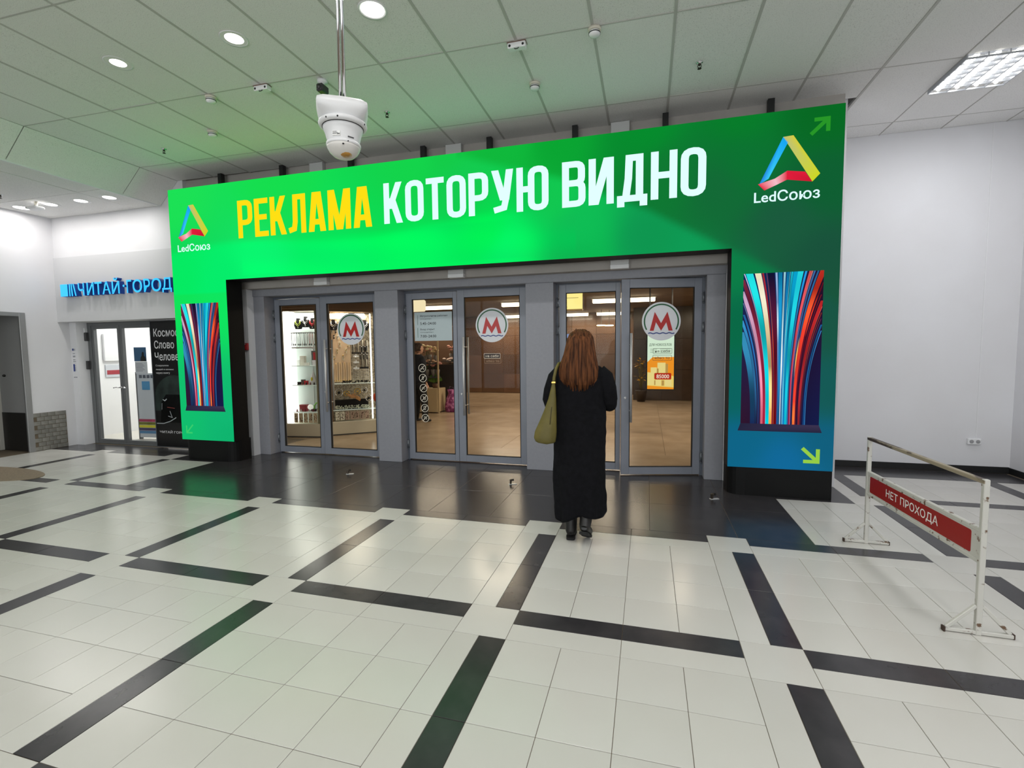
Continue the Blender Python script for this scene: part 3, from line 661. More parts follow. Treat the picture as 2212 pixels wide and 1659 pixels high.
e = empty('ceiling_camera', (-6.16,2.32,3.65), 'flat camera on a short stem under the low ceiling at left', 'camera')
MB().cyl((0,0,0),(0,0,-0.07),0.02,n=14).build('stem', OFFWHITE, e); MB().box(-0.12,0.08,-0.06,0.06,-0.105,-0.07,bev=0.01).build('body', PLASTIC, e); MB().ball((-0.11,-0.05,-0.09),0.014).build('lens', BLACK, e)
# hanging dome camera on its pipes
CY_ = -0.55
e = empty('dome_camera', (0.767,CY_,2.66), 'white hanging dome security camera on two chrome pipes', 'camera')
s_ = 0.70; e.scale = (s_,s_,0.585); zt = (ZC-2.66)/0.585
mb = MB(); mb.cyl((-0.012,0,0.0),(-0.018,0.02,zt),0.011,n=14); mb.cyl((0.015,0.005,0.0),(0.009,0.025,zt),0.011,n=14)
mb.build('pipe', CHROME, e)
MB().lathe([(0.05,zt-0.02),(0.05,zt)],20).build('pipe_flange', CHROME, e)
# square flared mount, lofted square -> circle
mb = MB(); ns = 32; rings = [(0.03,0.004,0.2),(0.075,-0.004,0.5),(0.13,-0.035,0.9),(0.163,-0.070,1.0),(0.168,-0.095,1.0),(0.158,-0.135,0.85),(0.142,-0.165,0.35),(0.128,-0.185,0.0)]
vs_ = []; fs = []
for (rd, z, sq) in rings:
    rd *= 1.0+0.17*sq
    for k in range(ns):
        a = 2*PI*k/ns-0.19; c_, s2_ = math.cos(a), math.sin(a); a2 = a+0.19
        mx = max(abs(math.cos(a2+PI/4)), abs(math.sin(a2+PI/4))); k_ = 1+(0.80/mx-1)*sq*0.9
        vs_.append((rd*k_*c_*1.0, rd*k_*s2_*1.0, z))
for i in range(len(rings)-1):
    for k in range(ns): k2 = (k+1) % ns; fs.append((i*ns+k,i*ns+k2,(i+1)*ns+k2,(i+1)*ns+k))
fs.append(tuple(range(ns)))
mb.add(vs_, fs, True); mb.build('mount', PLASTIC, e)
MB().lathe([(0.138,-0.168),(0.152,-0.178),(0.156,-0.190),(0.152,-0.205),(0.140,-0.212),(0.132,-0.212)],36).build('ring', PLASTIC, e)
MB().lathe([(0.1325,-0.208),(0.1325,-0.216)],36).build('shadow_gap', BLACK, e)
MB().lathe([(0.130,-0.212),(0.125,-0.235),(0.114,-0.27),(0.106,-0.31),(0.102,-0.335),(0.101,-0.338)],36).build('housing', PLASTIC, e)
MB().lathe([(0.104,-0.332),(0.110,-0.338),(0.111,-0.352),(0.107,-0.358)],36).build('dome_collar', PLASTIC, e)
MB().lathe([(0.107,-0.356),(0.104,-0.375),(0.090,-0.405),(0.068,-0.43),(0.035,-0.446),(0,-0.45)],36).build('dome', mat('dome_shell',(215,212,208),0.3), e)
MB().ball((0.028,-0.02,-0.428),0.042,0.04,0.022).build('rust_stain', mat('rust_yellow',(165,120,50),0.7,noise=(14,(205,195,170),0.4,0.6)), e)
mb = MB(); mb.cyl((0.06,-0.09,-0.06),(0.077,-0.117,-0.068),0.010,n=12); mb.build('screw', STEEL, e)
for a in (-1.70,-1.19,0.10): MB().ball((0.150*math.cos(a),0.150*math.sin(a),-0.196),0.008,0.006,0.009).build('slot', BLACK, e)
for a, z in ((-0.72,-0.352),(-1.0,-0.378)): MB().ball((0.106*math.cos(a),0.106*math.sin(a),z),0.007,0.005,0.006).build('slot', BLACK, e)
Rl = Matrix.Rotation(-1.38+PI/2,4,'Z'); Rr = Matrix.Rotation(-0.52+PI/2,4,'Z')
MB().box(-0.026,0.026,-0.1125,-0.100,-0.318,-0.286,M=Rl).build('rating_label', mat('label_paper',(238,238,236),0.5), e)
mb = MB()
for i in range(3): mb.box(-0.023,0.004+0.008*(i%2),-0.1135,-0.1125,-0.293-0.008*i,-0.290-0.008*i,M=Rl)
mb.box(0.006,0.024,-0.1135,-0.1125,-0.312,-0.305,M=Rl)
mb.build('printed_text', DGREY, e)
MB().box(-0.02,0.02,-0.1075,-0.098,-0.322,-0.314,M=Rr).build('maker_mark', DGREY, e)

# ------------------------------------------------------------------ wall and floor fittings
e = empty('socket', (5.83,YW,0.366), 'double white power socket at the foot of the surface cable', 'socket')
MB().box(-0.065,0.065,-0.032,0.0,-0.035,0.035,bev=0.006).build('body', PLASTIC, e)
for x in (-0.03,0.032):
    MB().lathe([(0.021,0),(0.021,0.002),(0.019,0.003),(0.0,0.003)],20,Matrix.Translation((x,-0.032,0)) @ Matrix.Rotation(PI/2,4,'X')).build('outlet', mat('socket_recess',(150,150,152),0.5), e)
tag(MB().box(5.852,5.858,YW-0.005,YW-0.001,0.40,ZC-0.01).build('cable_duct', PLASTIC), 'thin white cable duct running down the white wall to the socket', 'cable')
e = empty('fire_button', (-3.398,3.08,1.583), 'red fire alarm button on the white strip beside the screen', 'alarm')
MB().box(-0.052,0.052,-0.04,-0.001,-0.05,0.05,bev=0.006).build('body', mat('alarm_red',(170,22,30),0.4), e)
MB().box(-0.03,0.03,-0.043,-0.039,-0.03,0.02).build('window', mat('alarm_window',(205,60,60),0.3), e); MB().box(-0.004,0.004,-0.045,-0.042,-0.014,0.010).build('mark', PLASTIC, e); MB().box(-0.03,0.03,-0.043,-0.04,0.03,0.04).build('caption_strip', PLASTIC, e)
for x, y, lab in ((-1.35,2.482,'small metal door stop on the dark floor before the left doorway'),(0.713,2.51,'small metal door stop on the dark floor before the middle pier'),(2.794,2.461,'small metal door stop on the dark floor by the screen\'s right leg')):
    e = empty('door_stop', (x,y,0), lab, 'door stop', group='door stops on the dark floor', rz=0.4)
    MB().box(-0.045,0.045,-0.018,0.018,0,0.006,bev=0.002).build('plate', STEEL, e)
    mb = MB(); mb.box(-0.035,-0.015,-0.012,0.012,0.005,0.055,bev=0.003); mb.cyl((-0.025,0,0.048),(0.0,0,0.048),0.012,n=12); mb.build('post', mat('stop_metal',(70,62,54),0.4,0.7), e)
    MB().cyl((0.0,0,0.048),(0.01,0,0.048),0.013,n=12).build('rubber_pad', RUBBER, e)
mt = MB().zprism([(-5.95+0.95*math.cos(a), 1.43+0.30*math.sin(a)) for a in [2*PI*k/48 for k in range(48)]], 0.0, 0.006).build('round_mat', mat('brown_mat',(140,124,104),0.9,noise=(60,(118,104,88),0.3,0.7)))
tag(mt, 'brownish oval mat lying on the tiles at the far left', 'mat')
# ------------------------------------------------------------------ barrier
RUSTW = mat('chipped_white_paint', (196,194,188), 0.45, noise=(24,(104,80,62),0.345,0.40))
RUSTT = mat('worn_top_rail', (150,138,118), 0.5, noise=(14,(60,44,32),0.46,0.54,(1,0.35,1)))
br = empty('barrier', (3.80,0.365,0), 'white chipped metal barrier with a red sign reading no passage', 'barrier')
BL = 1.21; dx = -0.045
def bx_(p0, p1, w, h, m_, nm, par, wear=None):
    p0 = Vector(p0); p1 = Vector(p1); d = p1-p0; q_ = d.to_track_quat('Y','Z').to_matrix().to_4x4(); q_.translation = p0
    return MB().box(-w/2,w/2,0,d.length,-h/2,h/2,bev=0.003,M=q_).build(nm, m_, par)
for t, nm in ((0,'near'),(1,'far')):
    x, y = dx*t, BL*t
    bx_((x,y,0.0),(x,y,0.815),0.026,0.026,RUSTW,'post',br)
    bx_((x-0.147,y+0.004,0.013),(x+0.147,y-0.004,0.013),0.022,0.020,RUSTW,'foot',br)
    bx_((x-0.137,y,0.022),(x-0.012,y,0.155),0.018,0.018,RUSTW,'brace',br); bx_((x+0.137,y,0.022),(x+0.012,y,0.155),0.018,0.018,RUSTW,'brace',br)
    for s in (-1,1): MB().box(x+s*0.147-0.004,x+s*0.147+0.004,y-0.0135,y+0.0135,0.001,0.026).build('end_plug', mat('rusty_end',(60,42,32),0.7), br)
bx_((0,-0.012,0.802),(dx,BL+0.012,0.802),0.028,0.022,RUSTT,'top_rail',br)
bx_((0,0.012,0.548),(dx,BL-0.012,0.548),0.024,0.022,RUSTW,'rail',br); bx_((0,0.012,0.385),(dx,BL-0.012,0.385),0.024,0.022,RUSTW,'rail',br)
# board and its lettering, set along the barrier
Lb = math.hypot(dx, BL); ux = Vector((dx/Lb, BL/Lb, 0)); Rz = Matrix(((ux.x,-ux.y,0,0),(ux.y,ux.x,0,0),(0,0,1,0),(0,0,0,1)))
MB().box(0.018,Lb-0.018,-0.008,0.008,0.396,0.537,M=Rz).build('board', RUSTW, br)
mb = MB(); mb.prism(rrect(0.07,Lb-0.05,0.408,0.527,0.012),0.008,0.0095,M=Rz); mb.build('red_plate', mat('sign_red',(150,16,16),0.4), br)
t_ = text_obj('НЕТ ПРОХОДА', 'lettering', mat('sign_white',(240,238,236),0.4), (0.0,0.585,0,0.068), 0, br, bold=0.009)
for v in t_.data.vertices:
    p = v.co.copy(); v.co = Rz @ Vector((0.930-p.x, 0.0105, 0.434+p.z*0.96))
# ------------------------------------------------------------------ bookshop front
FA = mat('fascia_grey', (204,204,207), 0.6); SHOPW = mat('shop_white', (222,222,226), 0.6)
tag(MB().box(XL, -4.3, 3.0, 3.12, 3.03, ZC+0.05).build('wall_shopfront', WALL), 'white wall above the bookshop fascia', 'wall', kind='structure')
fs_ = tag(MB().box(XL+0.001, -4.3, 2.985, 3.45, 2.02, 3.03).build('shop_fascia', FA), 'grey bookshop fascia board carrying blue letters', 'fascia', kind='structure')
BLUE = mat('letter_blue', (30,140,215), 0.4, emit=0.85, ecol=(45,190,252)); BLUES = mat('letter_side_blue', (10,60,140), 0.4, emit=0.06, ecol=(10,80,190))
sg = empty('shop_sign', (0,0,0), 'glowing blue raised letters of the bookshop sign on the grey fascia', 'sign')
def raised(s_, box, par, nm='letter', depth=0.07, yf=2.905):
    o = text_obj(s_, nm, BLUE, box, yf, par, bold=0.012); me = o.data
    vs_ = [v.co.copy() for v in me.vertices]; fs = [list(p.vertices) for p in me.polygons]; edges = {}
    for q_ in fs:
        for a, b in zip(q_, q_[1:]+q_[:1]): edges[(a,b)] = edges.get((a,b),0)+1
    mb = MB(); n = len(vs_); mb.add([(v.x,yf,v.z) for v in vs_]+[(v.x,yf+depth,v.z) for v in vs_], fs)
    for (a,b) in edges:
        if (b,a) not in edges: mb.add([vs_[a],vs_[b],(vs_[b].x,yf+depth,vs_[b].z),(vs_[a].x,yf+depth,vs_[a].z)],[(0,1,2,3)],mi=1)
    bpy.data.objects.remove(o); return mb.build(nm, [BLUE,BLUES], par)
zc0, zc1 = 2.408, 2.600
MB().box(-6.755,-6.60,2.908,2.984,zc0,zc1-0.005,mi=1).box(-6.755,-6.60,2.905,2.908,zc0,zc1-0.005).build('book_block', [BLUE,BLUES], sg)
for i, (a, sk) in enumerate(((-6.568,0.0),(-6.515,0.012),(-6.44,0.045))):
    mb = MB(); q_ = [(a,zc0),(a+0.024,zc0),(a+0.024-sk,zc1-0.005),(a-sk,zc1-0.005)]; mb.prism(q_,2.905,2.908).prism(q_,2.908,2.984,mi=1); mb.build('book_bar', [BLUE,BLUES], sg)
widths = [('Ч',-6.372,-6.240),('И',-6.185,-6.036),('Т',-6.018,-5.868),('А',-5.861,-5.690),('Й',-5.664,-5.508),('·',-5.444,-5.405),('Г',-5.364,-5.268),('О',-5.245,-5.060),('Р',-5.028,-4.905),('О',-4.878,-4.692),('Д',-4.676,-4.495)]
for ch, a, b in widths:
    if ch == '·': raised(ch, (a,b,2.50,2.535), sg)
    else: raised(ch, (a+0.0,b,zc0-(0.02 if ch == 'Д' else 0),zc1+(0.045 if ch == 'Й' else 0)), sg)
# pilaster, door, interior
tag(MB().box(XL+0.001,-6.847,3.14,3.34,0.0,2.02).build('wall_pilaster', SHOPW), 'white pilaster with printed opening notes left of the bookshop door', 'wall', kind='structure')
nt_ = empty('shop_notice', (-6.93,3.139,1.25), 'printed opening notes stuck to the pilaster by the bookshop door', 'notice')
PBL = mat('print_blue',(40,60,130),0.5); PGR = mat('print_grey',(90,95,110),0.5)
mb = MB(); mb.box(-0.035,-0.005,-0.002,0,0.31,0.345); mb.box(-0.035,0.0,-0.002,0,-0.03,0.09)
mb.build('blue_block', PBL, nt_)
mb = MB()
for z, w in ((0.33,0.03),(0.315,0.03),(0.26,0.05),(0.22,0.055),(0.205,0.05),(0.16,0.05),(0.13,0.06)): mb.box(0.0 if w < .04 else -0.03,w-0.03+0.03*(w<.04),-0.002,0,z,z+0.007)
for i in range(3): mb.box(0.005,0.025,-0.002,0,0.06-0.035*i,0.066-0.035*i); mb.lathe([(0.008,0),(0.008,0.002)],10,Matrix.Translation((-0.03+0.028*i,0,-0.125)) @ Matrix.Rotation(PI/2,4,'X'))
mb.build('printed_text', PGR, nt_)
DF = mat('shop_door_grey',(108,110,112),0.4,0.2)
dd = empty('door_9', (-6.845,3.30,0), 'grey aluminium glazed double door of the bookshop', 'door', kind='structure')
W2 = 1.505
for a, b, c, d in ((0,0.075,0,2.02),(W2-0.02,W2,0,2.02),(0.075,W2-0.02,1.965,2.02),(0.075,W2-0.02,0,0.02)): MB().box(a,b,0,0.08,c,d,bev=0.002).build('frame', DF, dd)
def sleaf(x0, x1, n):
    lf = MB(); lf.box(x0,x0+0.05,0.01,0.06,0.02,1.965); lf.box(x1-0.05,x1,0.01,0.06,0.02,1.965); lf.box(x0+0.05,x1-0.05,0.01,0.06,0.02,0.075); lf.box(x0+0.05,x1-0.05,0.01,0.06,1.915,1.965)
    o = lf.build('leaf', DF, dd)
    MB().add([(x0+0.05,0.03,0.075),(x1-0.05,0.03,0.075),(x1-0.05,0.03,1.915),(x0+0.05,0.03,1.915)],[(0,1,2,3)]).build('pane', CLEAR, o)
    return o
l1 = sleaf(0.078,0.70,0); l2 = sleaf(0.705,W2-0.022,1)
for s, lf in ((-1,l1),(1,l2)):
    mb = MB(); x = 0.70+0.03*s; mb.tube([(x,0.01,0.95),(x,-0.04,0.95),(x+s*0.03,-0.05,0.955),(x+s*0.10,-0.045,0.945)],0.009); mb.lathe([(0.02,0),(0.02,0.008)],14,Matrix.Translation((x,0.01,0.95)) @ Matrix.Rotation(PI/2,4,'X')); mb.build('handle', CHROME, lf)
for z in (1.72,1.25): MB().box(-0.03,0.03,-0.05,0.0,z,z+0.14,bev=0.004).build('hinge', DGREY, dd)
MB().box(-0.04,0.01,-0.05,0.0,1.85,1.93,bev=0.004).build('closer', PLASTIC, dd)
mb = MB(); mb.box(-9.0,-4.38,6.2,6.3,0,2.9); mb.box(-9.1,-9.0,3.3,6.2,0,2.9); mb.box(-4.5,-4.38,3.6,6.2,0,2.9); mb.box(-9.1,-4.4,3.45,6.3,2.9,3.0); mb.box(-9.1,-7.1,3.34,3.4,0,2.9)
mb.box(-7.62,-7.5,3.7,4.9,0,2.9)
ws = tag(mb.build('wall_shop', mat('shop_interior_white',(235,235,236),0.6)), 'bright white walls inside the bookshop', 'wall', kind='structure')
tag(MB().box(-9.0,-4.4,3.42,6.3,-0.05,0.0).build('floor_shop', mat('shop_floor',(214,210,200),0.3)), 'pale floor inside the bookshop', 'floor', kind='structure')
e = empty('added_shop_lamp', (-6.3,4.6,2.90), 'flat ceiling lamp added inside the bookshop, out of view', 'lamp')  # unseen lamp body added for the light that fills the shop
MB().box(-0.6,0.6,-0.6,0.6,-0.04,0.0,bev=0.005).build('frame', PLASTIC, e); MB().box(-0.56,0.56,-0.56,0.56,-0.045,-0.04).build('diffuser', LAMP, e)
arealight('lamp_light', e, (0,0,-0.06), 1.1, P_SHOP, (0.98,0.99,1), 'SQUARE')
st = empty('striped_stand', (-6.43,3.80,0), 'white display stand with colour stripes behind the bookshop glass', 'stand', rz=0.08)
MB().box(-0.03,0.40,-0.03,0.03,0.03,1.16,bev=0.004).build('panel', mat('stand_white',(200,204,212),0.5), st); MB().box(-0.045,-0.03,-0.035,0.035,0.0,1.18).build('side_profile', DF, st)
for i, c in enumerate(((175,60,95),(120,120,40),(215,205,50),(70,60,100),(80,130,175))): MB().box(-0.028,0.398,-0.034,-0.03,0.31-0.052*i,0.355-0.052*i).build('stripe', mat('stripe%d' % i,c,0.5), st)
MB().box(0.08,0.24,-0.034,-0.03,0.87,1.02).build('blue_square', mat('poster_blue',(80,150,200),0.5), st)
mb = MB()
for i in range(4): mb.box(0.03+0.08*i,0.085+0.08*i,-0.034,-0.03,1.075,1.13)
mb.build('printed_text', PGR, st)
po = empty('shop_poster', (-5.735,3.318,1.378), 'blue poster of a dark figure stuck to the bookshop door glass', 'poster')
MB().box(-0.13,0.13,-0.002,0.0,0.0,0.225).build('picture', mat('poster_blue_dark',(52,92,128),0.5), po); MB().box(-0.12,0.14,-0.002,0.0,-0.2,-0.003).build('text_sheet', mat('poster_paper',(196,200,206),0.5), po)
mb = MB(); mb.prism([(0.0,0),(0.01,0.06),(0.035,0.09),(0.035,0.12),(0.05,0.15),(0.075,0.15),(0.085,0.12),(0.08,0.095),(0.11,0.06),(0.12,0)],-0.003,-0.002); mb.build('figure_shape', BLACK, po)
mb = MB()
for i in range(7): mb.box(-0.10,0.04+0.02*(i%3),-0.003,-0.002,-0.04-0.02*i,-0.034-0.02*i)
mb.build('printed_text', PGR, po)
nb = empty('wall_box', (-7.5,4.1,1.25), 'white wall box with a red and white notice below, seen through the left shop pane', 'box')
MB().box(0.001,0.05,-0.14,0.14,0.12,0.62,bev=0.006).build('body', PLASTIC, nb); MB().box(0.001,0.02,-0.12,0.14,-0.18,0.05,bev=0.002).build('notice', mat('poster_paper',(196,200,206),0.5), nb); MB().box(0.02,0.022,-0.10,0.12,-0.13,-0.05).build('red_print', mat('print_red',(160,50,60),0.5), nb)
# tall black poster board beside the shop door
bn = empty('poster_board', (-5.335,3.2,0), 'tall black poster board beside the bookshop, half hidden by the screen', 'poster')
MB().box(0,0.95,0.0,0.04,0.035,2.0,bev=0.004).build('board', mat('poster_black',(14,14,16),0.35), bn)
mb = MB(); mb.box(-0.012,0.0,-0.004,0.044,0.025,2.012); mb.box(-0.012,0.95,-0.004,0.044,2.0,2.012); mb.box(-0.012,0.95,-0.004,0.044,0.022,0.035); mb.build('frame', GREYMET, bn)
PW = mat('poster_white',(225,225,228),0.5)
for s_, z, w in (('Космос',1.76,0.50),('Слово',1.575,0.40),('Человек',1.39,0.56)): text_obj(s_, 'lettering', PW, (0.06,0.06+w,z,z+0.125), -0.001, bn, bold=0.009)
for s_, z, w in (('Соединяем',1.295,0.26),('людей и космос',1.235,0.36),('через книгу',1.175,0.28)): text_obj(s_, 'small_print', PW, (0.065,0.065+w,z,z+0.03), -0.001, bn)
text_obj('ЧИТАЙ ГОРОД', 'small_print', PW, (0.07,0.62,0.24,0.295), -0.001, bn, bold=0.009)
HEL = mat('helmet_green',(48,62,58),0.35,noise=(5,(20,26,26),0.3,0.7))
mb = MB(); pl = [(0.0+0.45-0.45*math.cos(a),0.80+0.36*math.sin(a)) for a in [PI*k/18 for k in range(19)]]
mb.prism([(0.01,0.60)]+[(0.012+(x)*0.9,z) for x,z in pl[1:-1]]+[(0.82,0.60)],-0.0015,0.0); mb.build('helmet_print', HEL, bn)
mb = MB(); mb.prism([(0.10,0.42),(0.14,0.74),(0.24,0.86),(0.6,0.86),(0.75,0.5),(0.7,0.42)],-0.0025,-0.0015); mb.build('visor_print', mat('visor_black',(10,11,12),0.2), bn)
mb = MB(); ribbon(mb,[(0.02,0.40),(0.16,0.40),(0.30,0.44),(0.42,0.50)],0.012,-0.003); ribbon(mb,[(0.26,0.52),(0.34,0.50),(0.30,0.60)],0.01,-0.003); ribbon(mb,[(0.17,0.78),(0.21,0.76),(0.25,0.79)],0.014,-0.003); ribbon(mb,[(0.14,0.62),(0.15,0.72)],0.006,-0.003); mb.build('line_drawing', mat('poster_line',(170,176,180),0.5), bn)
mb = MB(); ribbon(mb,[(0.25,0.66),(0.40,0.645)],0.012,-0.003); mb.build('red_stroke', mat('poster_red',(120,50,45),0.5), bn)

# ------------------------------------------------------------------ signs on the metro door glass
SRED = mat('metro_red',(176,26,24),0.35); SWH = mat('metro_disc',(214,216,222),0.4); SGR = mat('metro_green',(20,88,52),0.4); SBL = mat('metro_wave',(40,62,130),0.4)
def metro_disc(loc, label, rz=0.0):
    e = empty('metro_disc', loc, label, 'sign', group='round metro signs', rz=rz); R_ = 0.221
    MB().lathe([(R_,0),(R_,0.004),(0,0.004)],56,Matrix.Rotation(PI/2,4,'X'),False).build('disc', SWH, e)
    ml = [(-.61,-.50),(-.35,.50),(-.015,-.10),(.32,.50),(.60,-.50),(.385,-.50),(.262,-.06),(-.01,-.50),(-.285,-.045),(-.405,-.50)]
    k_ = R_*0.98
    MB().prism([(x*k_,z*k_) for x, z in ml][::-1], -0.0065, -0.0045).build('letter', SRED, e)
    mb = MB(); ribbon(mb, [(math.cos(math.radians(a))*R_*0.875, math.sin(math.radians(a))*R_*0.875) for a in range(-30,211,6)], R_*0.075, -0.0055); mb.build('ring', SGR, e)
    mb = MB(); ribbon(mb, [(x*R_, -0.62*R_+math.sin(x*19)*R_*0.022) for x in [-0.68+1.36*i/48 for i in range(49)]], R_*0.055, -0.0055); mb.build('wave', SBL, e)
    return e
metro_disc((-1.878,YD+0.016,1.812), 'round white metro sign on the glass in front of the jewellery kiosk')
metro_disc((0.206,YD+0.016,1.817), 'round white metro sign on the middle doorway\'s wide leaf')
LM = LO.matrix_basis.copy(); LM = Matrix.Translation(LO.location) @ Matrix.Rotation(LO.rotation_euler.z,4,'Z')
p = LM @ Vector((-0.458,0.016,1.805)); metro_disc(p, 'round white metro sign on the open leaf at right', LO.rotation_euler.z)
def sticker(loc, rz, s_, w, h, lab, mirror, ink, back=None):
    e = empty('push_pull_sticker', loc, lab, 'sticker', rz=rz)
    mb = MB(); ribbon(mb, [tuple(q_) for q_ in rrect(-w/2,w/2,-h/2,h/2,0.008)], 0.004, -0.002, True); mb.build('border', ink, e)
    if back: MB().prism(rrect(-w/2,w/2,-h/2,h/2,0.008)[::-1],-0.0012,-0.0006).build('backing', back, e)
    text_obj(s_, 'lettering', ink, (-w*0.40,w*0.40,-h*0.26,h*0.24), -0.002, e, bold=0.012, mirror=mirror)
CRM = mat('sticker_cream',(228,214,196),0.5); BRN = mat('sticker_back',(48,34,28),0.5); DKG = mat('sticker_grey',(96,92,80),0.5); OLD = mat('sticker_tan',(170,140,110),0.5)
sticker((0.203,YD+0.016,1.419),0,'на себя',0.222,0.062,'pull sticker with cream border on the middle doorway glass',False,CRM,BRN)
sticker((0.207,YD+0.028,1.353),0,'от себя',0.222,0.058,'mirrored push sticker just below the cream pull sticker',True,OLD)
p = LM @ Vector((-0.440,0.016,1.462)); sticker(p,LO.rotation_euler.z,'на себя',0.215,0.060,'faint pull sticker on the open leaf below the metro sign',False,DKG)
p = LM @ Vector((-0.440,0.028,1.383)); sticker(p,LO.rotation_euler.z,'от себя',0.215,0.060,'faint mirrored push sticker, the lower one on the open leaf',True,DKG)
hs = empty('opening_hours_sign', (-0.893,YD+0.016,1.628), 'pale grey-blue sheet with metro opening hours on the door glass', 'sign')
MB().box(0,0.546,-0.002,0,0,0.383,bev=0.0005).build('sheet', mat('hours_sheet',(176,190,194),0.5), hs)
INK = mat('sheet_ink',(34,36,42),0.5); INK2 = mat('sheet_ink_pale',(96,104,108),0.5)
text_obj('Метрополитен работает', 'lettering', INK, (0.085,0.485,0.315,0.345), -0.003, hs, bold=0.009)
text_obj('ежедневно', 'small_print', INK2, (0.085,0.25,0.283,0.300), -0.003, hs)
text_obj('5:45–24:00', 'lettering', INK, (0.085,0.315,0.215,0.250), -0.003, hs, bold=0.009)
text_obj('Вход открыт', 'lettering', INK, (0.085,0.295,0.137,0.166), -0.003, hs, bold=0.009)
text_obj('ежедневно', 'small_print', INK2, (0.085,0.28,0.105,0.121), -0.003, hs)
text_obj('7:00–24:00', 'lettering', INK, (0.085,0.315,0.045,0.080), -0.003, hs, bold=0.009)
MB().box(0.045,0.050,-0.003,-0.002,0.215,0.345).build('bar', mat('bar_grey_green',(60,90,80),0.5), hs); MB().box(0.045,0.050,-0.003,-0.002,0.045,0.175).build('bar', SGR, hs)
# six prohibition stickers
ICN = mat('icon_cream',(214,206,190),0.5)
names = ['topmost round prohibition sticker, crossed-out cigarette','second round prohibition sticker from the top, crossed-out cone','third round prohibition sticker from the top, crossed-out scooter','fourth round prohibition sticker from the top, crossed-out trolley','fifth round prohibition sticker from the top, crossed-out cup','lowest round prohibition sticker, crossed-out roller skate']
shapes = [[[(-.5,-.1),(.5,-.1)],[(.2,-.3),(.5,-.3)],[(-.1,.2),(.0,.45)]], [[(-.25,.3),(.05,-.5),(.3,.3),(-.25,.3)],[(0,.35),(.05,.55)]], [[(-.5,-.2),(-.2,-.2),(.1,.3),(.4,.3)],[(.1,-.2),(.5,-.2)],[(-.4,.1),(-.1,.1)]],
          [[(-.4,.4),(-.2,.4),(-.1,-.2),(.4,-.2),(.4,.2),(-.15,.2)],[(-.1,-.4),(.1,-.4)],[(.25,-.4),(.4,-.4)]], [[(-.3,.4),(.3,.4),(.2,-.4),(-.2,-.4),(-.3,.4)],[(0,.4),(.15,.6)]], [[(-.3,.5),(-.3,-.1),(.4,-.1),(.2,.15),(0,.2),(0,.5)],[(-.3,-.35),(-.15,-.35)],[(.15,-.35),(.35,-.35)]]]
for i in range(6):
    e = empty('prohibition_sticker', (-0.795+0.006*i,YD+0.016,1.262-0.1365*i), names[i], 'sticker', group='round prohibition stickers')
    mb = MB(); R_ = 0.052; ribbon(mb, [(math.cos(a)*R_,math.sin(a)*R_) for a in [2*PI*k/32 for k in range(32)]], 0.0075, -0.002, True); mb.build('ring', ICN, e)
    mb = MB(); ribbon(mb, [(-R_*0.68,-R_*0.68),(R_*0.68,R_*0.68)], 0.007, -0.003); mb.build('slash', ICN, e)
    mb = MB()
    for pl in shapes[i]: ribbon(mb, [(a*0.055,b*0.055) for a, b in pl], 0.0055, -0.0025)
    mb.build('pictogram', ICN, e)

# ------------------------------------------------------------------ metro hall behind the doors
MARB = mat('brown_marble',(100,74,54),0.18,spec=0.5,noise=(1.3,(84,60,44),0.3,0.7),vary=0.22)
MARBL = mat('pale_marble',(170,150,125),0.25,noise=(1.6,(140,118,95),0.3,0.7),vary=0.1)
GRAN = mat('hall_granite',(176,156,132),0.22,spec=0.4,noise=(2.2,(156,136,112),0.3,0.7),vary=0.06)
CEM = mat('hall_ceiling_brown',(112,94,78),0.8,noise=(2,(96,80,66),0.3,0.7))
fh = tag(MB().box(-4.3, 8.2, 4.4, 14.2, -0.12, -0.006).build('floor_metro', GROUT), 'tan polished stone floor of the metro hall', 'floor', kind='structure')
hx = [-4.3,-3.6,-2.4,-1.2,0,1.2,2.4,3.6,4.8,6.0,8.2]; hy = [4.4,5.4,6.4,7.4,8.4,9.4,10.4,11.4,12.4,13.5]
for i in range(len(hx)-1):
    for j in range(len(hy)-1): MB().box(hx[i]+.002,hx[i+1]-.002,hy[j]+.002,hy[j+1]-.002,-0.02,0,bev=0.001).build('slab', GRAN, fh)
tag(MB().box(-3.5,3.0,3.52,4.4,-0.12,0.0).build('floor_threshold', GRAN), 'stone threshold strip just behind the metro doors', 'floor', kind='structure')
wm = tag(MB().box(-4.3,8.2,13.56,13.7,0,2.72).build('wall_metro', GROUT), 'brown marble clad back wall of the metro hall', 'wall', kind='structure')
for i in range(15):
    for j in range(4): MB().box(-4.28+i*0.8+.003,-3.48+i*0.8-.003,13.535,13.562,j*0.66+.003,(j+1)*0.66-.003,bev=0.002).build('marble_panel', MARB, wm)
mb = MB(); mb.box(-4.3,2.96,3.44,4.4,2.66,2.76); mb.box(-4.3,8.2,4.4,13.7,2.66,2.76)
tag(mb.build('ceiling_metro', CEM), 'low brown ceiling of the metro hall', 'ceiling', kind='structure')
mb = MB(); mb.box(-4.36,-4.28,3.62,13.7,0,2.72); mb.box(8.2,8.3,4.4,13.7,0,2.72); mb.box(3.0,8.2,4.40,4.5,0,2.72)
tag(mb.build('wall_metro_sides', MARBL), 'side walls closing the metro hall', 'wall', kind='structure')
DMARB = mat('dark_brown_marble',(66,48,36),0.22,noise=(1.6,(46,33,25),0.3,0.7),vary=0.15)
w2 = tag(MB().box(1.75,8.2,11.9,12.0,0,2.66).build('wall_metro_right', DMARB), 'dark brown wall seen through the open right leaf', 'wall', kind='structure')
for i in range(8):
    for j in range(3): MB().box(1.75+i*0.8+.003,2.55+i*0.8-.003,11.875,11.90,0.003+j*0.88,0.877+j*0.88,bev=0.002).build('marble_panel', DMARB, w2)
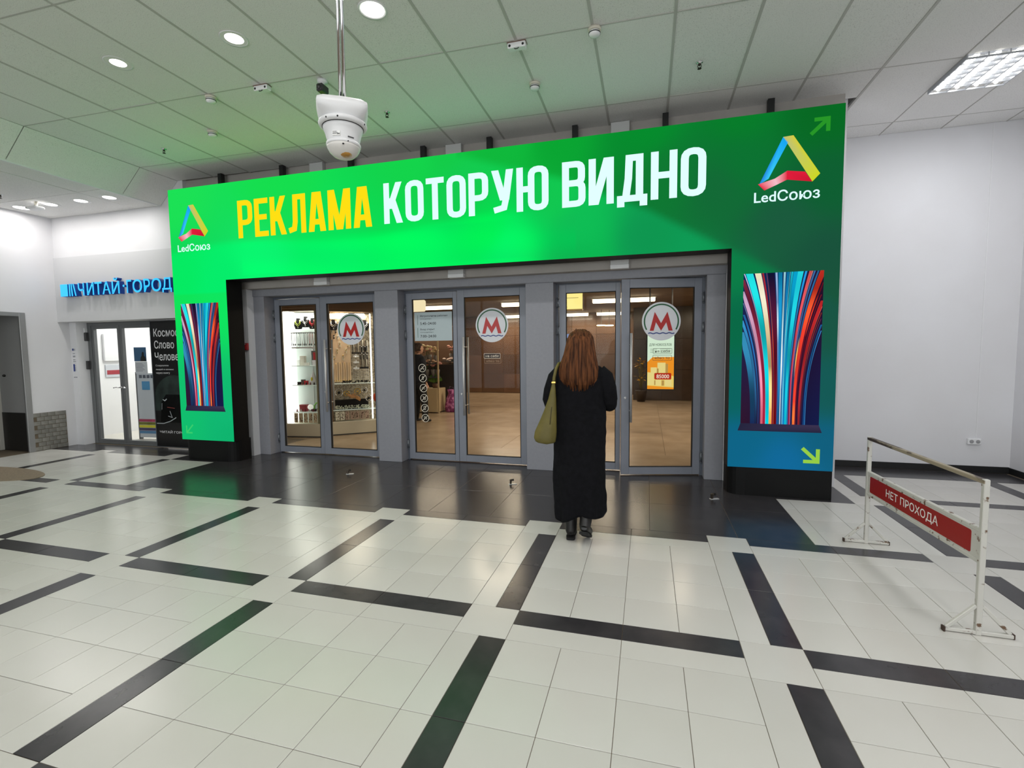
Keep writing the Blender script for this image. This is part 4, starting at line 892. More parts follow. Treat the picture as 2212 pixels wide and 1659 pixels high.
def hall_lamp(x0, x1, y, lab, grp='hanging light strips of the metro hall', pw=P_METRO):
    e = empty('light_strip', ((x0+x1)/2,y,2.656), lab, 'lamp', group=grp); h = (x1-x0)/2
    MB().box(-h-0.02,h+0.02,-0.06,0.06,-0.03,0.0,bev=0.004).build('body', PLASTIC, e)
    MB().box(-h,h,-0.05,0.05,-0.115,-0.03,bev=0.012).build('diffuser', WARML, e)
    arealight('lamp_light', e, (0,0,-0.13), 2*h, pw*(x1-x0), (1,0.86,0.70), 'RECTANGLE', sy=0.1)
for x0, x1, y, lab in ((-1.28,0.35,8.8,'light strip behind the middle doorway\'s wide leaf'),(0.92,2.3,8.75,'upper light strip seen over the woman\'s head'),(-0.5,0.33,12.9,'lower left light strip seen over the woman\'s head'),(0.60,1.6,12.9,'lower right light strip seen over the woman\'s head'),
                       (-4.0,-2.55,8.9,'light strip above the flower stall'),(3.4,5.0,8.75,'light strip over the unseen right part of the hall'),(-3.2,-1.6,12.9,'far light strip behind the flower stall'),(-1.0,0.9,5.6,'light strip just inside the doors'),(2.6,4.2,5.6,'light strip just inside the doors, right')):
    hall_lamp(x0, x1, y, lab)
for x, y in ((0.80,12.2),(1.02,12.4)):
    e = empty('round_lamp', (x,y,2.2), 'small oval lamp hanging deep in the hall, the %s one' % ('left' if x < 0.9 else 'right'), 'lamp', group='pair of small oval hall lamps')
    MB().lathe([(0.0,-0.02),(0.13,-0.015),(0.14,0.0),(0.12,0.01)],24).build('shade', WARML, e); MB().cyl((0,0,0.005),(0,0,0.46),0.006).build('cord', DGREY, e)
e = empty('lightbox_sign', (0.42,7.5,2.32), 'warm yellow lightbox at the top left of the right doorway glass', 'sign')
MB().box(-0.42,0.42,-0.06,0.06,0,0.335,bev=0.01).build('face', emis('lightbox_yellow',(255,240,150),1.25), e); MB().box(-0.43,0.43,-0.05,0.08,-0.03,0.0).build('frame', mat('brass_frame',(150,125,60),0.4,0.5), e)
mb = MB(); mb.box(-0.3,0.35,-0.064,-0.061,0.225,0.233); mb.box(-0.02,0.02,-0.064,-0.061,0.035,0.05); mb.box(0.04,0.12,-0.064,-0.061,0.035,0.045); mb.build('print_line', mat('lightbox_print',(150,130,60),0.5), e)
for x in (-0.3,0.3): MB().cyl((x,0,0.3),(x,0,0.338),0.01).build('bracket', GREYMET, e)
e = empty('lightbox_sign', (-2.62,7.0,2.34), 'cream lightbox end at the top of the narrow middle leaf', 'sign')
MB().box(-0.45,0.15,-0.08,0.08,0,0.25,bev=0.03).build('face', emis('lightbox_cream',(255,240,200),1.1), e); MB().cyl((0,0,0.24),(0,0,0.318),0.01).build('bracket', GREYMET, e)
e = empty('hall_light_patch', (-0.30,13.3,1.86), 'small bluish screen on the far marble wall left of the woman\'s head', 'screen')  # bluish light patch on the marble, built as a small glowing box
MB().box(-0.2,0.16,-0.03,0.03,0,0.13,bev=0.004).build('display', emis('bluish_patch_glow',(150,175,235),0.8), e); MB().box(-0.21,0.17,-0.02,0.23,-0.01,0.14).build('case', DGREY, e)
# advertising lightbox
ad = empty('advert_lightbox', (2.36,6.0,0), 'white and orange lit advert panel with a red price tag behind the open leaf', 'advert')
z0, z1 = 0.80, 1.90
ADW = emis('advert_white',(222,248,228),1.05); ADO = emis('advert_orange',(255,160,40),1.0); ADY = emis('advert_pale_yellow',(250,222,120),1.0); ADS = emis('advert_shade_yellow',(205,165,90),0.9); ADR = emis('advert_red',(200,50,30),0.9)
MB().box(-0.24,0.24,-0.02,0.06,z0-0.02,z1+0.02,bev=0.004).build('case', BLACK, ad)
MB().box(-0.215,0.215,-0.024,-0.02,z0,z1).build('panel_face', ADW, ad)
MB().prism([(-0.215,z0),(0.215,z0),(0.215,1.345),(-0.13,1.345),(-0.215,1.26)],-0.027,-0.024).build('orange_field', ADO, ad)
MB().prism([(-0.215,z0+0.06),(0.215,z0+0.03),(0.215,1.02),(0.12,1.05),(-0.215,1.09)],-0.029,-0.027).build('podium', ADY, ad)
mb = MB(); mb.box(-0.05,0.08,-0.031,-0.029,1.02,1.25); mb.box(-0.16,-0.06,-0.031,-0.029,1.05,1.17); mb.box(-0.21,-0.10,-0.032,-0.029,0.87,1.08); mb.box(-0.08,0.01,-0.032,-0.029,0.86,0.97); mb.box(0.07,0.18,-0.032,-0.029,0.85,0.96); mb.build('podium', emis('advert_cream',(248,230,150),1.0), ad)
mb = MB(); mb.box(0.08,0.12,-0.032,-0.029,1.02,1.23); mb.box(-0.06,-0.03,-0.033,-0.029,1.05,1.15); mb.box(-0.10,-0.08,-0.033,-0.03,0.87,0.95); mb.box(0.02,0.06,-0.033,-0.03,0.86,0.95); mb.build('podium_shade', ADS, ad)
MB().prism(rrect(-0.10,0.175,0.965,1.075,0.02)[::-1],-0.036,-0.034).build('price_tag', ADR, ad)
text_obj('85000', 'lettering', emis('advert_digit',(255,246,230),1.0), (-0.065,0.14,0.985,1.05), -0.038, ad, bold=0.012)
ADK = emis('advert_ink',(50,80,60),0.7)
text_obj('ДЛЯ НОВОСЕЛОВ', 'lettering', ADK, (-0.185,0.175,1.525,1.575), -0.027, ad, bold=0.009)
mb = MB()
for j in range(3): mb.box(-0.17,-0.06,-0.027,-0.0245,1.475-0.027*j,1.481-0.027*j); mb.box(-0.01,0.16,-0.027,-0.0245,1.475-0.027*j,1.481-0.027*j)
mb.build('small_print', emis('advert_ink_pale',(120,160,130),0.7), ad)
for x_ in (-0.18,0.18): MB().cyl((x_,0.02,z1+0.02),(x_,0.02,2.658),0.012).build('hanger', DGREY, ad)
pl_ = empty('yellow_plant', (1.98,11.45,0), 'plant with yellow leaves beside the lit advert', 'plant'); pl_.scale = (1.55,1.55,1.0)
MB().lathe([(0.07,0),(0.10,0.30),(0.105,0.32),(0.09,0.32)],18).build('pot', mat('dark_pot',(50,38,30),0.5), pl_)
random.seed(5); mb = MB(); st_ = MB()
for i in range(44):
    a = random.uniform(0,6.28); z = random.uniform(0.55,1.18); rr_ = random.uniform(0.02,0.11); p = Vector((math.cos(a)*rr_,math.sin(a)*rr_,z))
    st_.tube([(0,0,0.28),(p.x*0.4,p.y*0.4,z*0.7),p],[0.005,0.004,0.002],n=5)
    q_ = Matrix.Translation(p) @ Matrix.Rotation(a,4,'Z') @ Matrix.Rotation(random.uniform(-1,0.6),4,'Y')
    mb.add([(0,0,0),(0.04,0.02,0.005),(0.09,0,0.0),(0.04,-0.02,0.005)],[(0,1,2,3)],M=q_)
mb.build('leaf', mat('yellow_leaf',(215,165,45),0.6), pl_); st_.build('stem', mat('stem_brown',(90,80,40),0.7), pl_)
# flower stall
fl = empty('flower_stall', (-3.3,8.0,0), 'open flower stall with pale counter seen through the narrow middle leaf', 'stall')
CRW = mat('stall_cream',(196,176,140),0.5); PNK = mat('stall_pink_post',(190,150,132),0.4)
MB().box(-0.7,0.62,0.0,0.5,0.02,0.585,bev=0.006).build('counter', CRW, fl)
MB().box(0.625,0.655,0.02,0.05,0,2.1).build('post', CRW, fl); MB().box(0.37,0.44,1.5,1.56,0,2.15).build('post', PNK, fl)
MB().box(-0.7,0.9,0.52,0.56,0.0,1.15).build('back_board', mat('stall_dark',(40,30,30),0.5), fl)
for z in (0.86,1.20): MB().box(-0.7,0.60,0.05,0.28,z-0.02,z).build('shelf', DGREY, fl)
for z in (0.92,1.24): MB().box(0.5,0.95,0.58,1.0,z-0.02,z).build('shelf', DGREY, fl)
for x_ in (-0.68,0.58): MB().box(x_-0.01,x_+0.01,0.15,0.17,0.585,1.2).build('shelf_post', DGREY, fl)
MB().box(-0.7,0.95,1.0,1.04,0,2.1).build('back_panel', mat('stall_back',(120,92,72),0.6), fl)
def bouquet(x, y, z, col, n, rad, label, nm='bouquet'):
    e = empty(nm, (x,y,z), label, 'flowers'); random.seed(int(x*1000)+n)
    MB().lathe([(0.035,-0.20),(0.06,-0.02),(0.055,-0.02)],12).build('bucket', mat('bucket_grey',(120,116,112),0.5), e)
    mbs = MB(); m_ = mat('bloom_%d_%d_%d' % col, col, 0.7, noise=(40,tuple(int(c*0.8) for c in col),0.3,0.7))
    for i in range(n):
        a = random.uniform(0,6.28); q_ = random.uniform(0,rad); p = Vector((math.cos(a)*q_, math.sin(a)*q_*0.6-0.05, 0.06+random.uniform(0,0.14)))
        mbs.tube([(0,0,-0.03),p*0.6,p],0.003,n=4); R_ = rad*0.34; b = MB()
        for k in range(9):
            an = 2*PI*k/9; ti = 0.5 if k % 2 else 1.0
            b.ball(p+Vector((math.cos(an)*R_*0.45,math.sin(an)*R_*0.45,0.01*ti)), R_*0.5, R_*0.5, R_*0.42, 7, 5)
        b.ball(p+Vector((0,0,R_*0.3)), R_*0.45, n=7, m_=5); b.build('blossom', m_, e)
    mbs.build('stems', mat('stem_green',(70,96,50),0.7), e)
bouquet(-3.17,8.15,1.40,(228,196,176),7,0.14,'pink bouquet at the upper left of the flower stall')
bouquet(-2.93,8.15,1.42,(250,232,180),5,0.17,'large cream chrysanthemums high in the flower stall')
bouquet(-2.62,8.78,1.44,(226,168,150),7,0.14,'pink bouquet at the upper right, beside the pink post')
bouquet(-2.84,8.15,1.06,(240,206,176),6,0.12,'peach bouquet in the middle of the stall')
bouquet(-3.14,8.15,1.06,(236,200,170),6,0.12,'peach bouquet low behind the man\'s shoulder')
for x_, y_, z_, c_, n_, l_ in ((-3.02,8.16,1.40,(214,150,140),6,'dusty pink bouquet between the cream chrysanthemums and the man'),(-3.24,8.22,1.40,(120,80,60),6,'dark foliage bouquet at the left of the upper stall shelf'),(-2.78,8.17,1.40,(240,214,170),6,'pale yellow bouquet beside the stall post'),(-3.02,8.17,1.06,(226,180,160),6,'salmon bouquet in the lower stall row'),(-2.74,8.17,1.06,(200,140,130),6,'rose bouquet at the right end of the lower stall row'),(-2.50,8.76,1.44,(236,190,176),6,'light salmon bouquet right of the pink post'),(-2.70,8.80,1.12,(250,226,214),6,'whitish bouquet left of the pink post')): bouquet(x_, y_, z_, c_, n_, 0.14, l_)
bouquet(-2.60,8.78,1.12,(240,214,206),7,0.12,'pale pink bouquet low beside the pink post')
e = empty('green_plant', (-2.86,8.30,0.586), 'round bushy green plant on the pale counter', 'plant')
MB().lathe([(0.06,0),(0.08,0.10),(0.075,0.10)],14).build('pot', mat('brown_pot',(110,80,60),0.6), e)
mb = MB(); random.seed(8)
for i in range(260):
    a = random.uniform(0,6.28); b = random.uniform(0.0,1.4); d = Vector((math.cos(a)*math.cos(b),math.sin(a)*math.cos(b),math.sin(b))); p = Vector((0,0,0.17))+d*0.135
    mb.add([Vector((0,0,0.12))+d*0.04, p+Vector((0.012,0,0.01)), p+d*0.05, p-Vector((0.012,0,0.01))],[(0,1,2,3)])
mb.build('foliage', mat('bright_green',(104,150,56),0.6), e)
e = empty('purple_bag', (-2.46,8.33,0), 'shiny purple patterned bag on the floor by the stall', 'bag')
mb = MB(); mb.lathe([(0.14,0.0),(0.17,0.06),(0.165,0.18),(0.12,0.34),(0.07,0.46),(0.10,0.55)],16,sx=1.0,sy=0.7); mb.build('body', mat('purple_foil',(130,50,110),0.25,noise=(14,(200,120,180),0.42,0.55)), e)
MB().tube([(-0.06,0,0.5),(-0.03,0,0.62),(0.05,0,0.60),(0.07,0,0.5)],0.008).build('handle', mat('purple_dark',(70,30,80),0.4), e)

# ------------------------------------------------------------------ jewellery kiosk (two lit showcases)
ORD = ['first','second','third','fourth','fifth','sixth','seventh','eighth','ninth','tenth','eleventh','twelfth','thirteenth','fourteenth']
def frame2(a, b):
    d = Vector((b[0]-a[0],b[1]-a[1],0)); return d.length, math.atan2(d.y,d.x)
LA, RA = frame2((-3.985,4.492),(-3.28,4.592)); LBB, RB_ = frame2((-3.27,4.785),(-2.62,5.30))
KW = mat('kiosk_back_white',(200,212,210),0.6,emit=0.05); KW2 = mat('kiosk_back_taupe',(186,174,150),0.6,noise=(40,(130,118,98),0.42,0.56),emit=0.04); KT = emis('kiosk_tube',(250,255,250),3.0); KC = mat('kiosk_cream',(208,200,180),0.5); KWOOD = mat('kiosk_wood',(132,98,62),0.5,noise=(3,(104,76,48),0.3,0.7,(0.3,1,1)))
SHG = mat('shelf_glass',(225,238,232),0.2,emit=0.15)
def kiosk(name, loc, rz, L, lab, DP=0.27):
    e = empty(name, (loc[0],loc[1],0), lab, 'showcase', rz=rz)
    MB().box(-0.0,L,-0.015,DP,0.0,0.24,bev=0.006).build('plinth', KC, e); MB().box(0.01,L-0.01,-0.018,DP,0.0,0.02).build('kick', DGREY, e)
    MB().box(0,L,DP-0.03,DP,0.24,2.205).build('back', KW if DP > 0.23 else KW2, e); MB().box(0,L,0.0,DP,2.205,2.25).build('roof', KWOOD, e)
    MB().box(0,L,-0.02,DP,2.25,2.44,bev=0.004).build('fascia', KWOOD, e)
    return e
k1 = kiosk('jewellery_showcase', (-3.985,4.492), RA, LA, 'left lit showcase with shelves of jewellery behind the first doorway', 0.25)
MB().box(0.0,0.115,0.01,0.21,0.24,2.205,bev=0.01).build('light_column', KT, k1)
MB().box(LA-0.12,LA+0.0,0.0,0.24,0.24,2.205,bev=0.004).build('end_panel', mat('olive_panel',(122,116,88),0.5), k1)
for z in (1.26,0.92,0.445): MB().box(0.12,0.59,0.03,0.22,z-0.012,z).build('shelf', SHG, k1)
MB().cyl((0.42,0.213,0.24),(0.42,0.213,1.6),0.005).build('shelf_rod', STEEL, k1)
mb = MB(); mb.box(0.13,0.58,0.04,0.05,1.83,1.84); mb.box(0.13,0.58,0.04,0.05,1.56,1.585)
for i in range(10): x = 0.14+0.048*i; mb.box(x-0.0015,x+0.0015,0.04,0.046,1.58,1.84)
mb.build('rack', PLASTIC, k1)
arealight('kiosk_light', k1, (0.35,0.11,2.19), 0.5, P_KIOSK, (1,1,0.95), 'RECTANGLE', sy=0.15)
k2 = kiosk('jewellery_showcase', (-3.27,4.785), RB_, LBB, 'right angled lit showcase with combs and rings behind the metro sign', 0.22)
MB().box(0.700,0.725,0.005,0.035,0.26,2.18,bev=0.006).build('light_column', KT, k2); MB().box(0.0,0.03,0.02,0.19,0.24,2.2).build('end_panel', KWOOD, k2)
MB().cyl((0.02,0.1,2.13),(0.28,0.1,2.13),0.045,n=14).build('spot_lamp', WARML, k2)
for z in (0.925,0.45): MB().box(0.03,LBB-0.05,0.03,0.19,z-0.014,z).build('shelf', SHG, k2)
mb = MB()
for i in range(9): x = 0.40+0.034*i; mb.box(x-0.0015,x+0.0015,0.10,0.104,0.95,1.66)
for i in range(18): z = 0.96+0.04*i; mb.box(0.39,0.68,0.098,0.10,z-0.001,z+0.001)
mb.build('wire_grid', PLASTIC, k2)
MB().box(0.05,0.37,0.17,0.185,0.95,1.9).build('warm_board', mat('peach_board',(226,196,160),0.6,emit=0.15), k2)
arealight('kiosk_light', k2, (0.38,0.10,2.19), 0.5, P_KIOSK*1.5, (1,0.93,0.8), 'RECTANGLE', sy=0.25)
def on(kl, rz, x, y, z):
    return Vector((kl[0]+x*math.cos(rz)-y*math.sin(rz), kl[1]+x*math.sin(rz)+y*math.cos(rz), z))
K1, K2 = (-3.985,4.492), (-3.27,4.785)
VEL = mat('black_velvet',(20,18,20),0.9); GOLD = mat('gold',(215,180,90),0.25,1.0); SILV = mat('silver',(220,220,218),0.2,1.0); BEADR = mat('red_beads',(200,40,40),0.3); BEADG = mat('green_yellow_beads',(180,200,90),0.3)
def bust(K, rz, x, z, bead, lab, s=1.0, hang=2):
    e = empty('necklace_bust', on(K,rz,x,0.12,z), lab, 'display bust', group='black necklace busts', rz=rz)
    MB().prism([(a*s,b*s) for a,b in [(-0.05,0.0),(0.05,0.0),(0.075,0.06),(0.07,0.12),(0.03,0.15),(0.028,0.19),(-0.028,0.19),(-0.03,0.15),(-0.07,0.12),(-0.075,0.06)]],-0.015,0.02).build('bust', VEL, e)
    for h in range(hang):
        mb = MB(); mb.tube([((-0.035-0.008*h)*s,-0.02,0.155*s),((-0.04-0.006*h)*s,-0.02,(0.11-0.02*h)*s),(0,-0.022,(0.075-0.028*h)*s),((0.04+0.006*h)*s,-0.02,(0.11-0.02*h)*s),((0.035+0.008*h)*s,-0.02,0.155*s)],0.006,n=6); mb.build('necklace', bead, e)
    MB().ball((0,-0.018,0.025*s),0.012,0.004,0.008).build('price_tag', PLASTIC, e)
for a in ((K1,RA,0.23,1.90,BEADG,'bust with green-yellow strands, leftmost in the left showcase'),(K1,RA,0.37,1.93,SILV,'bust with a silver collar, middle of the left showcase'),(K1,RA,0.50,1.90,BEADR,'bust with red beads, right end of the left showcase'),
          (K2,RB_,0.09,1.88,SILV,'bust with a silver chain, left end of the right showcase'),(K2,RB_,0.63,1.88,SILV,'bust with a curved silver necklace right of the metro sign'),(K2,RB_,0.45,1.93,GOLD,'bust with a gold necklace hidden by the metro sign')): bust(*a)
random.seed(12)
cols = [(30,28,30),(225,225,220),(200,50,50),(120,120,118),(60,50,48),(235,235,232)]
for i in range(14):
    x = 0.145+0.033*i; c = cols[random.choice([0,1,0,3,1]) if i < 10 else random.choice([2,2,1])]
    e = empty('hanging_pendant', on(K1,RA,x,0.03,1.825), 'hanging %s pendant strand, %s from the left on the white rack' % ({(30,28,30):'black',(225,225,220):'white',(200,50,50):'red',(120,120,118):'grey'}[c], ORD[i]), 'pendant', group='pendant strands on the white rack', rz=RA)
    MB().tube([(0,0,0),(random.uniform(-.006,.006),0,-0.10),(random.uniform(-.008,.008),0,-0.19)],0.004,n=5).build('strand', mat('bead_%d_%d_%d' % c,c,0.4), e); MB().ball((0,0,-0.20),0.011,0.006,0.02,8,6).build('charm', VEL if i % 3 else SILV, e); MB().ball((0,0,0.0),0.010,0.006,0.010,8,6).build('hook_bead', VEL, e)
def goods(K, rz, x, y, z, w, d, h, c, lab, cat='box', nm='gift_box', lid=True):
    e = empty(nm, on(K,rz,x,y,z+0.0), lab, cat, rz=rz+random.uniform(-.2,.2)); m_ = mat('goods_%d_%d_%d' % c,c,0.45)
    MB().box(-w/2,w/2,-d/2,d/2,0,h*0.7,bev=0.003).build('body', m_, e); MB().box(-w/2-.002,w/2+.002,-d/2-.002,d/2+.002,h*0.7,h,bev=0.003).build('lid', m_, e)
for a in ((K1,RA,0.20,0.15,1.26,.07,.06,.10,(235,238,236),'tall white gift box at the left of the upper glass shelf'),(K1,RA,0.28,0.14,1.26,.09,.06,.17,(228,226,214),'largest ivory gift box on the upper glass shelf'),(K1,RA,0.36,0.13,1.26,.08,.06,.05,(240,238,232),'low cream gift box in the middle of the upper glass shelf'),(K1,RA,0.53,0.13,1.26,.12,.06,.09,(232,230,236),'wide white gift box at the right of the upper glass shelf'),
          (K1,RA,0.335,0.12,0.92,.06,.05,.07,(205,40,50),'small red gift box on the middle glass shelf'),(K1,RA,0.26,0.15,0.92,.06,.05,.09,(90,80,76),'grey brown gift box left of the small red one'),(K1,RA,0.20,0.12,0.92,.05,.05,.05,(60,58,58),'dark little box at the left of the middle glass shelf'),
          (K1,RA,0.27,0.13,0.445,.14,.08,.12,(150,50,60),'dark red gift box on the lowest glass shelf'),(K1,RA,0.46,0.13,0.445,.10,.07,.04,(70,40,44),'low maroon box right of the glass ball'),(K1,RA,0.55,0.14,0.445,.06,.06,.05,(90,70,60),'brown box at the right end of the lowest shelf'),(K1,RA,0.50,0.195,1.262,.16,.03,.26,(90,86,84),'dark upright display card behind the wide white box'),(K1,RA,0.555,0.06,1.36,.06,.03,.13,(215,30,45),'bright red pouch at the right edge of the upper shelf')): goods(*a)
e = empty('soft_pouch', on(K1,RA,0.47,0.12,0.92), 'pointed white pouch with a yellow blot on the middle glass shelf', 'pouch', rz=RA)
MB().lathe([(0.065,0),(0.06,0.08),(0.035,0.17),(0.008,0.24),(0,0.245)],16,sy=0.5).build('pouch', PLASTIC, e); MB().ball((-0.015,-0.028,0.10),0.022,0.008,0.035).build('blot', mat('yellow_print',(215,205,60),0.5), e)
e = empty('glass_ball', on(K1,RA,0.395,0.12,0.445), 'bright white glass ball on the lowest glass shelf', 'ornament', rz=RA)
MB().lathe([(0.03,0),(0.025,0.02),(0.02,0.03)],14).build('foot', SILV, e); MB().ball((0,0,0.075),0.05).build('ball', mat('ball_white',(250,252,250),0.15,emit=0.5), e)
e = empty('green_headband', on(K1,RA,0.52,0.12,0.52), 'lime green curved headband on the lowest glass shelf', 'headband', rz=RA)
MB().tube([(-0.055,0,-0.06),(-0.05,0,0.03),(-0.01,0,0.075),(0.035,0,0.07),(0.06,0,0.02)],0.014,n=8,flat=1).build('band', mat('lime',(150,220,110),0.4), e); MB().ball((-0.055,0,-0.06),0.016).build('tip', mat('lime',(150,220,110),0.4), e)
def card(K, rz, x, y, z, w, h, c, lab, grp, dots=8, dc=VEL):
    e = empty('jewellery_card', on(K,rz,x,y,z), lab, 'card', group=grp, rz=rz)
    MB().box(-w/2,w/2,0,0.004,0,h,bev=0.0015).build('card', mat('card_%d_%d_%d' % c,c,0.6), e); mb = MB()
    for k in range(dots): mb.ball((random.uniform(-w*.4,w*.4),-0.003,random.uniform(0.1,0.9)*h),0.007,0.003,0.009,6,4)
    mb.build('studs', dc, e, 'stuff')
for i in range(5): card(K1,RA,0.175+0.09*i,0.02,0.255,0.075,0.17,(206,188,160),'%s brown speckled ring card from the left in the left showcase' % ORD[i],'ring cards at the foot of the left showcase',9,mat('studs_brown',(90,60,44),0.4))
for i in range(7): card(K2,RB_,0.10+0.085*i,0.02,0.265,0.070,0.15,(190,166,150) if i > 1 else (228,226,210),'%s speckled card from the left at the foot of the right showcase' % ORD[i],'ring cards at the foot of the right showcase',9,mat('studs_brown',(90,60,44),0.4))
for i in range(6): card(K2,RB_,0.09+0.05*i,0.16,1.34+0.12*(i%3),0.042,0.10,(236,222,196),'%s small cream earring card from the left on the peach board' % ORD[i],'earring cards on the peach board',4,GOLD)
for i in range(8):
    e = empty('chain_strand', on(K2,RB_,0.07+0.038*i,0.15,1.30), '%s thin chain from the left hanging before the peach board' % ORD[i], 'chain', group='gold chains on the peach board', rz=RB_)
    MB().tube([(0,0,0),(0.002,0,-0.15),(-0.002,0,-0.32)],0.0035,n=5).build('chain', GOLD if i % 2 else VEL, e); MB().ball((0,0,-0.33),0.012,0.004,0.012,8,6).build('charm', GOLD, e)
for i, (z, lab) in enumerate(((1.40,'topmost silver tiara on the wire grid'),(1.29,'middle silver tiara on the wire grid'),(1.18,'lowest silver tiara on the wire grid'))):
    e = empty('tiara', on(K2,RB_,0.455,0.08,z), lab, 'tiara', rz=RB_)
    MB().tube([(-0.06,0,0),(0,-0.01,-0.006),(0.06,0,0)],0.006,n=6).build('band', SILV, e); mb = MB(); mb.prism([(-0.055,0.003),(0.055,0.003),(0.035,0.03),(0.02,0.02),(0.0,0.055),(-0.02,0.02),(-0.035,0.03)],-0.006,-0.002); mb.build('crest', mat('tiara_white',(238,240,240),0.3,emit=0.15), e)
for i in range(10):
    e = empty('hair_clip', on(K2,RB_,0.53+0.03*(i%5),0.085,1.56-0.14*(i//5)-0.02*(i%2)), '%s dark hair clip from the left in the %s row on the wire grid' % (ORD[i%5], ['upper','lower'][i//5]), 'hair clip', group='hair clips on the wire grid', rz=RB_)
    MB().box(-0.010,0.010,-0.008,0.0,-0.05,0.05,bev=0.004).build('clip', VEL if i % 2 else mat('clip_grey',(90,90,88),0.5), e); MB().ball((0,-0.008,0.04),0.008,0.004,0.008,8,6).build('pin', SILV, e)
for x, z, R_, m_, lab in ((0.14,0.76,0.065,SILV,'large silver ring bracelet at the left of the lower showcase'),(0.27,0.74,0.045,GOLD,'gold ring bracelet beside the large silver one'),(0.46,0.77,0.052,GOLD,'gold bracelet above the wooden display hand'),(0.58,0.79,0.05,SILV,'silver bracelet with a stone above the lowest ring'),(0.655,0.64,0.055,SILV,'white round bracelet at the right edge of the lower showcase')):
    e = empty('bracelet', on(K2,RB_,x,0.06,z), lab, 'bracelet', rz=RB_)
    MB().tube([(math.cos(a)*R_,0,math.sin(a)*R_) for a in [2*PI*k/20 for k in range(21)]],0.009,n=6).build('hoop', m_, e); MB().ball((0,-0.006,0),R_*0.4,0.01,R_*0.4,10,6).build('medallion', VEL if m_ == SILV else GOLD, e)
e = empty('display_hand', on(K2,RB_,0.40,0.07,0.66), 'wooden display hand lying among the bracelets', 'display hand', rz=RB_)
WOODH = mat('hand_wood',(214,160,104),0.45); mb = MB(); mb.ball((-0.02,0,0.02),0.06,0.018,0.035)
for i in range(4): mb.tube([(0.01+0.006*i,-0.006,0.035-0.018*i),(0.06,-0.012,0.02-0.018*i),(0.115-0.01*abs(i-1.5),-0.006,-0.012-0.018*i)],[0.010,0.009,0.007],n=8)
mb.tube([(-0.04,-0.006,0.045),(0.0,-0.012,0.07),(0.035,-0.012,0.07)],[0.011,0.009,0.007],n=8); mb.tube([(-0.05,0,0.03),(-0.12,0,0.06)],[0.026,0.022],n=10)
mb.build('hand', WOODH, e)
e = tag(MB().box(0,1,0,1,0,1).build('dark_tray', VEL), 'black velvet tray beneath the bracelets', 'tray'); e.location = on(K2,RB_,0.05,0.10,0.452); e.rotation_euler = (0,0,RB_); e.scale = (0.60,0.08,0.17)
mb = MB(); random.seed(4)
for i in range(120): mb.ball((random.uniform(0.06,0.66),random.uniform(0.035,0.085),random.uniform(0.465,0.52)),0.012,0.006,0.010,6,4)
e = tag(mb.build('jewellery_heap', mat('heap_silver',(215,222,205),0.35), None, 'stuff'), 'heap of small pale jewellery along the lower shelf', 'jewellery'); e.location = (K2[0],K2[1],0); e.rotation_euler = (0,0,RB_)
mb = MB()
for i in range(60): mb.ball((random.uniform(0.20,0.68),random.uniform(0.05,0.10),random.uniform(0.935,0.965)),0.012,0.008,0.012,6,4)
e = tag(mb.build('trinket_row', VEL, None, 'stuff'), 'row of small dark trinkets along the upper shelf of the right showcase', 'jewellery'); e.location = (K2[0],K2[1],0); e.rotation_euler = (0,0,RB_)
for row, (z, n) in enumerate(((1.70,11),(1.38,7))):
    for i in range(n):
        x = 0.40+0.026*i if row == 0 else 0.53+0.022*i
        if row == 0 and x > 0.68: continue
        e = empty('comb_strand', on(K2,RB_,x,0.088,z), '%s dark beaded strand from the left in the %s row on the wire grid' % (ORD[i], ['upper','lower'][row]), 'strand', group='dark beaded strands on the wire grid', rz=RB_)
        c = [VEL, mat('strand_brown',(96,74,58),0.5), mat('strand_pale',(226,222,208),0.4)][(i*2+row) % 3]
        MB().tube([(0,0,0),(random.uniform(-.004,.004),0,-0.10),(random.uniform(-.006,.006),0,-0.17 if row else -0.22)],0.006,n=5).build('strand', c, e); MB().ball((0,0,-0.18 if row else -0.23),0.012,0.005,0.022,8,6).build('charm', VEL, e)
for i in range(9):
    e = empty('earring_card', on(K2,RB_,0.06+0.034*i,0.160,1.86-0.10*(i%2)), '%s earring card from the left at the top of the peach board' % ORD[i], 'card', group='earring cards at the top of the peach board', rz=RB_)
    MB().box(-0.013,0.013,-0.003,0.004,-0.035,0.035,bev=0.001).build('card', mat('card_dark',(70,58,50),0.6) if i%3 else mat('card_pale',(230,224,206),0.6), e); MB().ball((0,-0.005,0),0.007,0.003,0.012,6,4).build('stud', SILV, e)
for i in range(11):
    e = empty('small_figurine', on(K1,RA,0.16+0.038*i,0.085,(0.445,0.92)[i%2]), '%s tiny trinket from the left at the front of the lower glass shelves' % ORD[i], 'trinket', group='tiny trinkets on the lower glass shelves', rz=RA)
    c = [(120,30,40),(60,56,54),(200,196,190),(150,90,80)][i%4]
    MB().lathe([(0.014,0),(0.016,0.012),(0.008,0.026),(0.011,0.036),(0,0.045)],8).build('body', mat('trinket_%d' % (i%4),c,0.4), e)
e = empty('hanging_jacket', (-2.50,5.15,0.55), 'black and orange jacket edge at the right of the kiosk glass', 'jacket')
MB().lathe([(0.02,0),(0.09,0.03),(0.10,0.18),(0.075,0.32),(0.06,0.48),(0.02,0.60)],14,sy=0.7).build('body', mat('jacket_black',(24,24,26),0.7), e); MB().ball((-0.06,-0.04,0.12),0.06,0.045,0.08).build('orange_patch', mat('jacket_orange',(220,80,40),0.6), e); MB().cyl((0,0,0.6),(0,0,2.1),0.004).build('cord', DGREY, e)

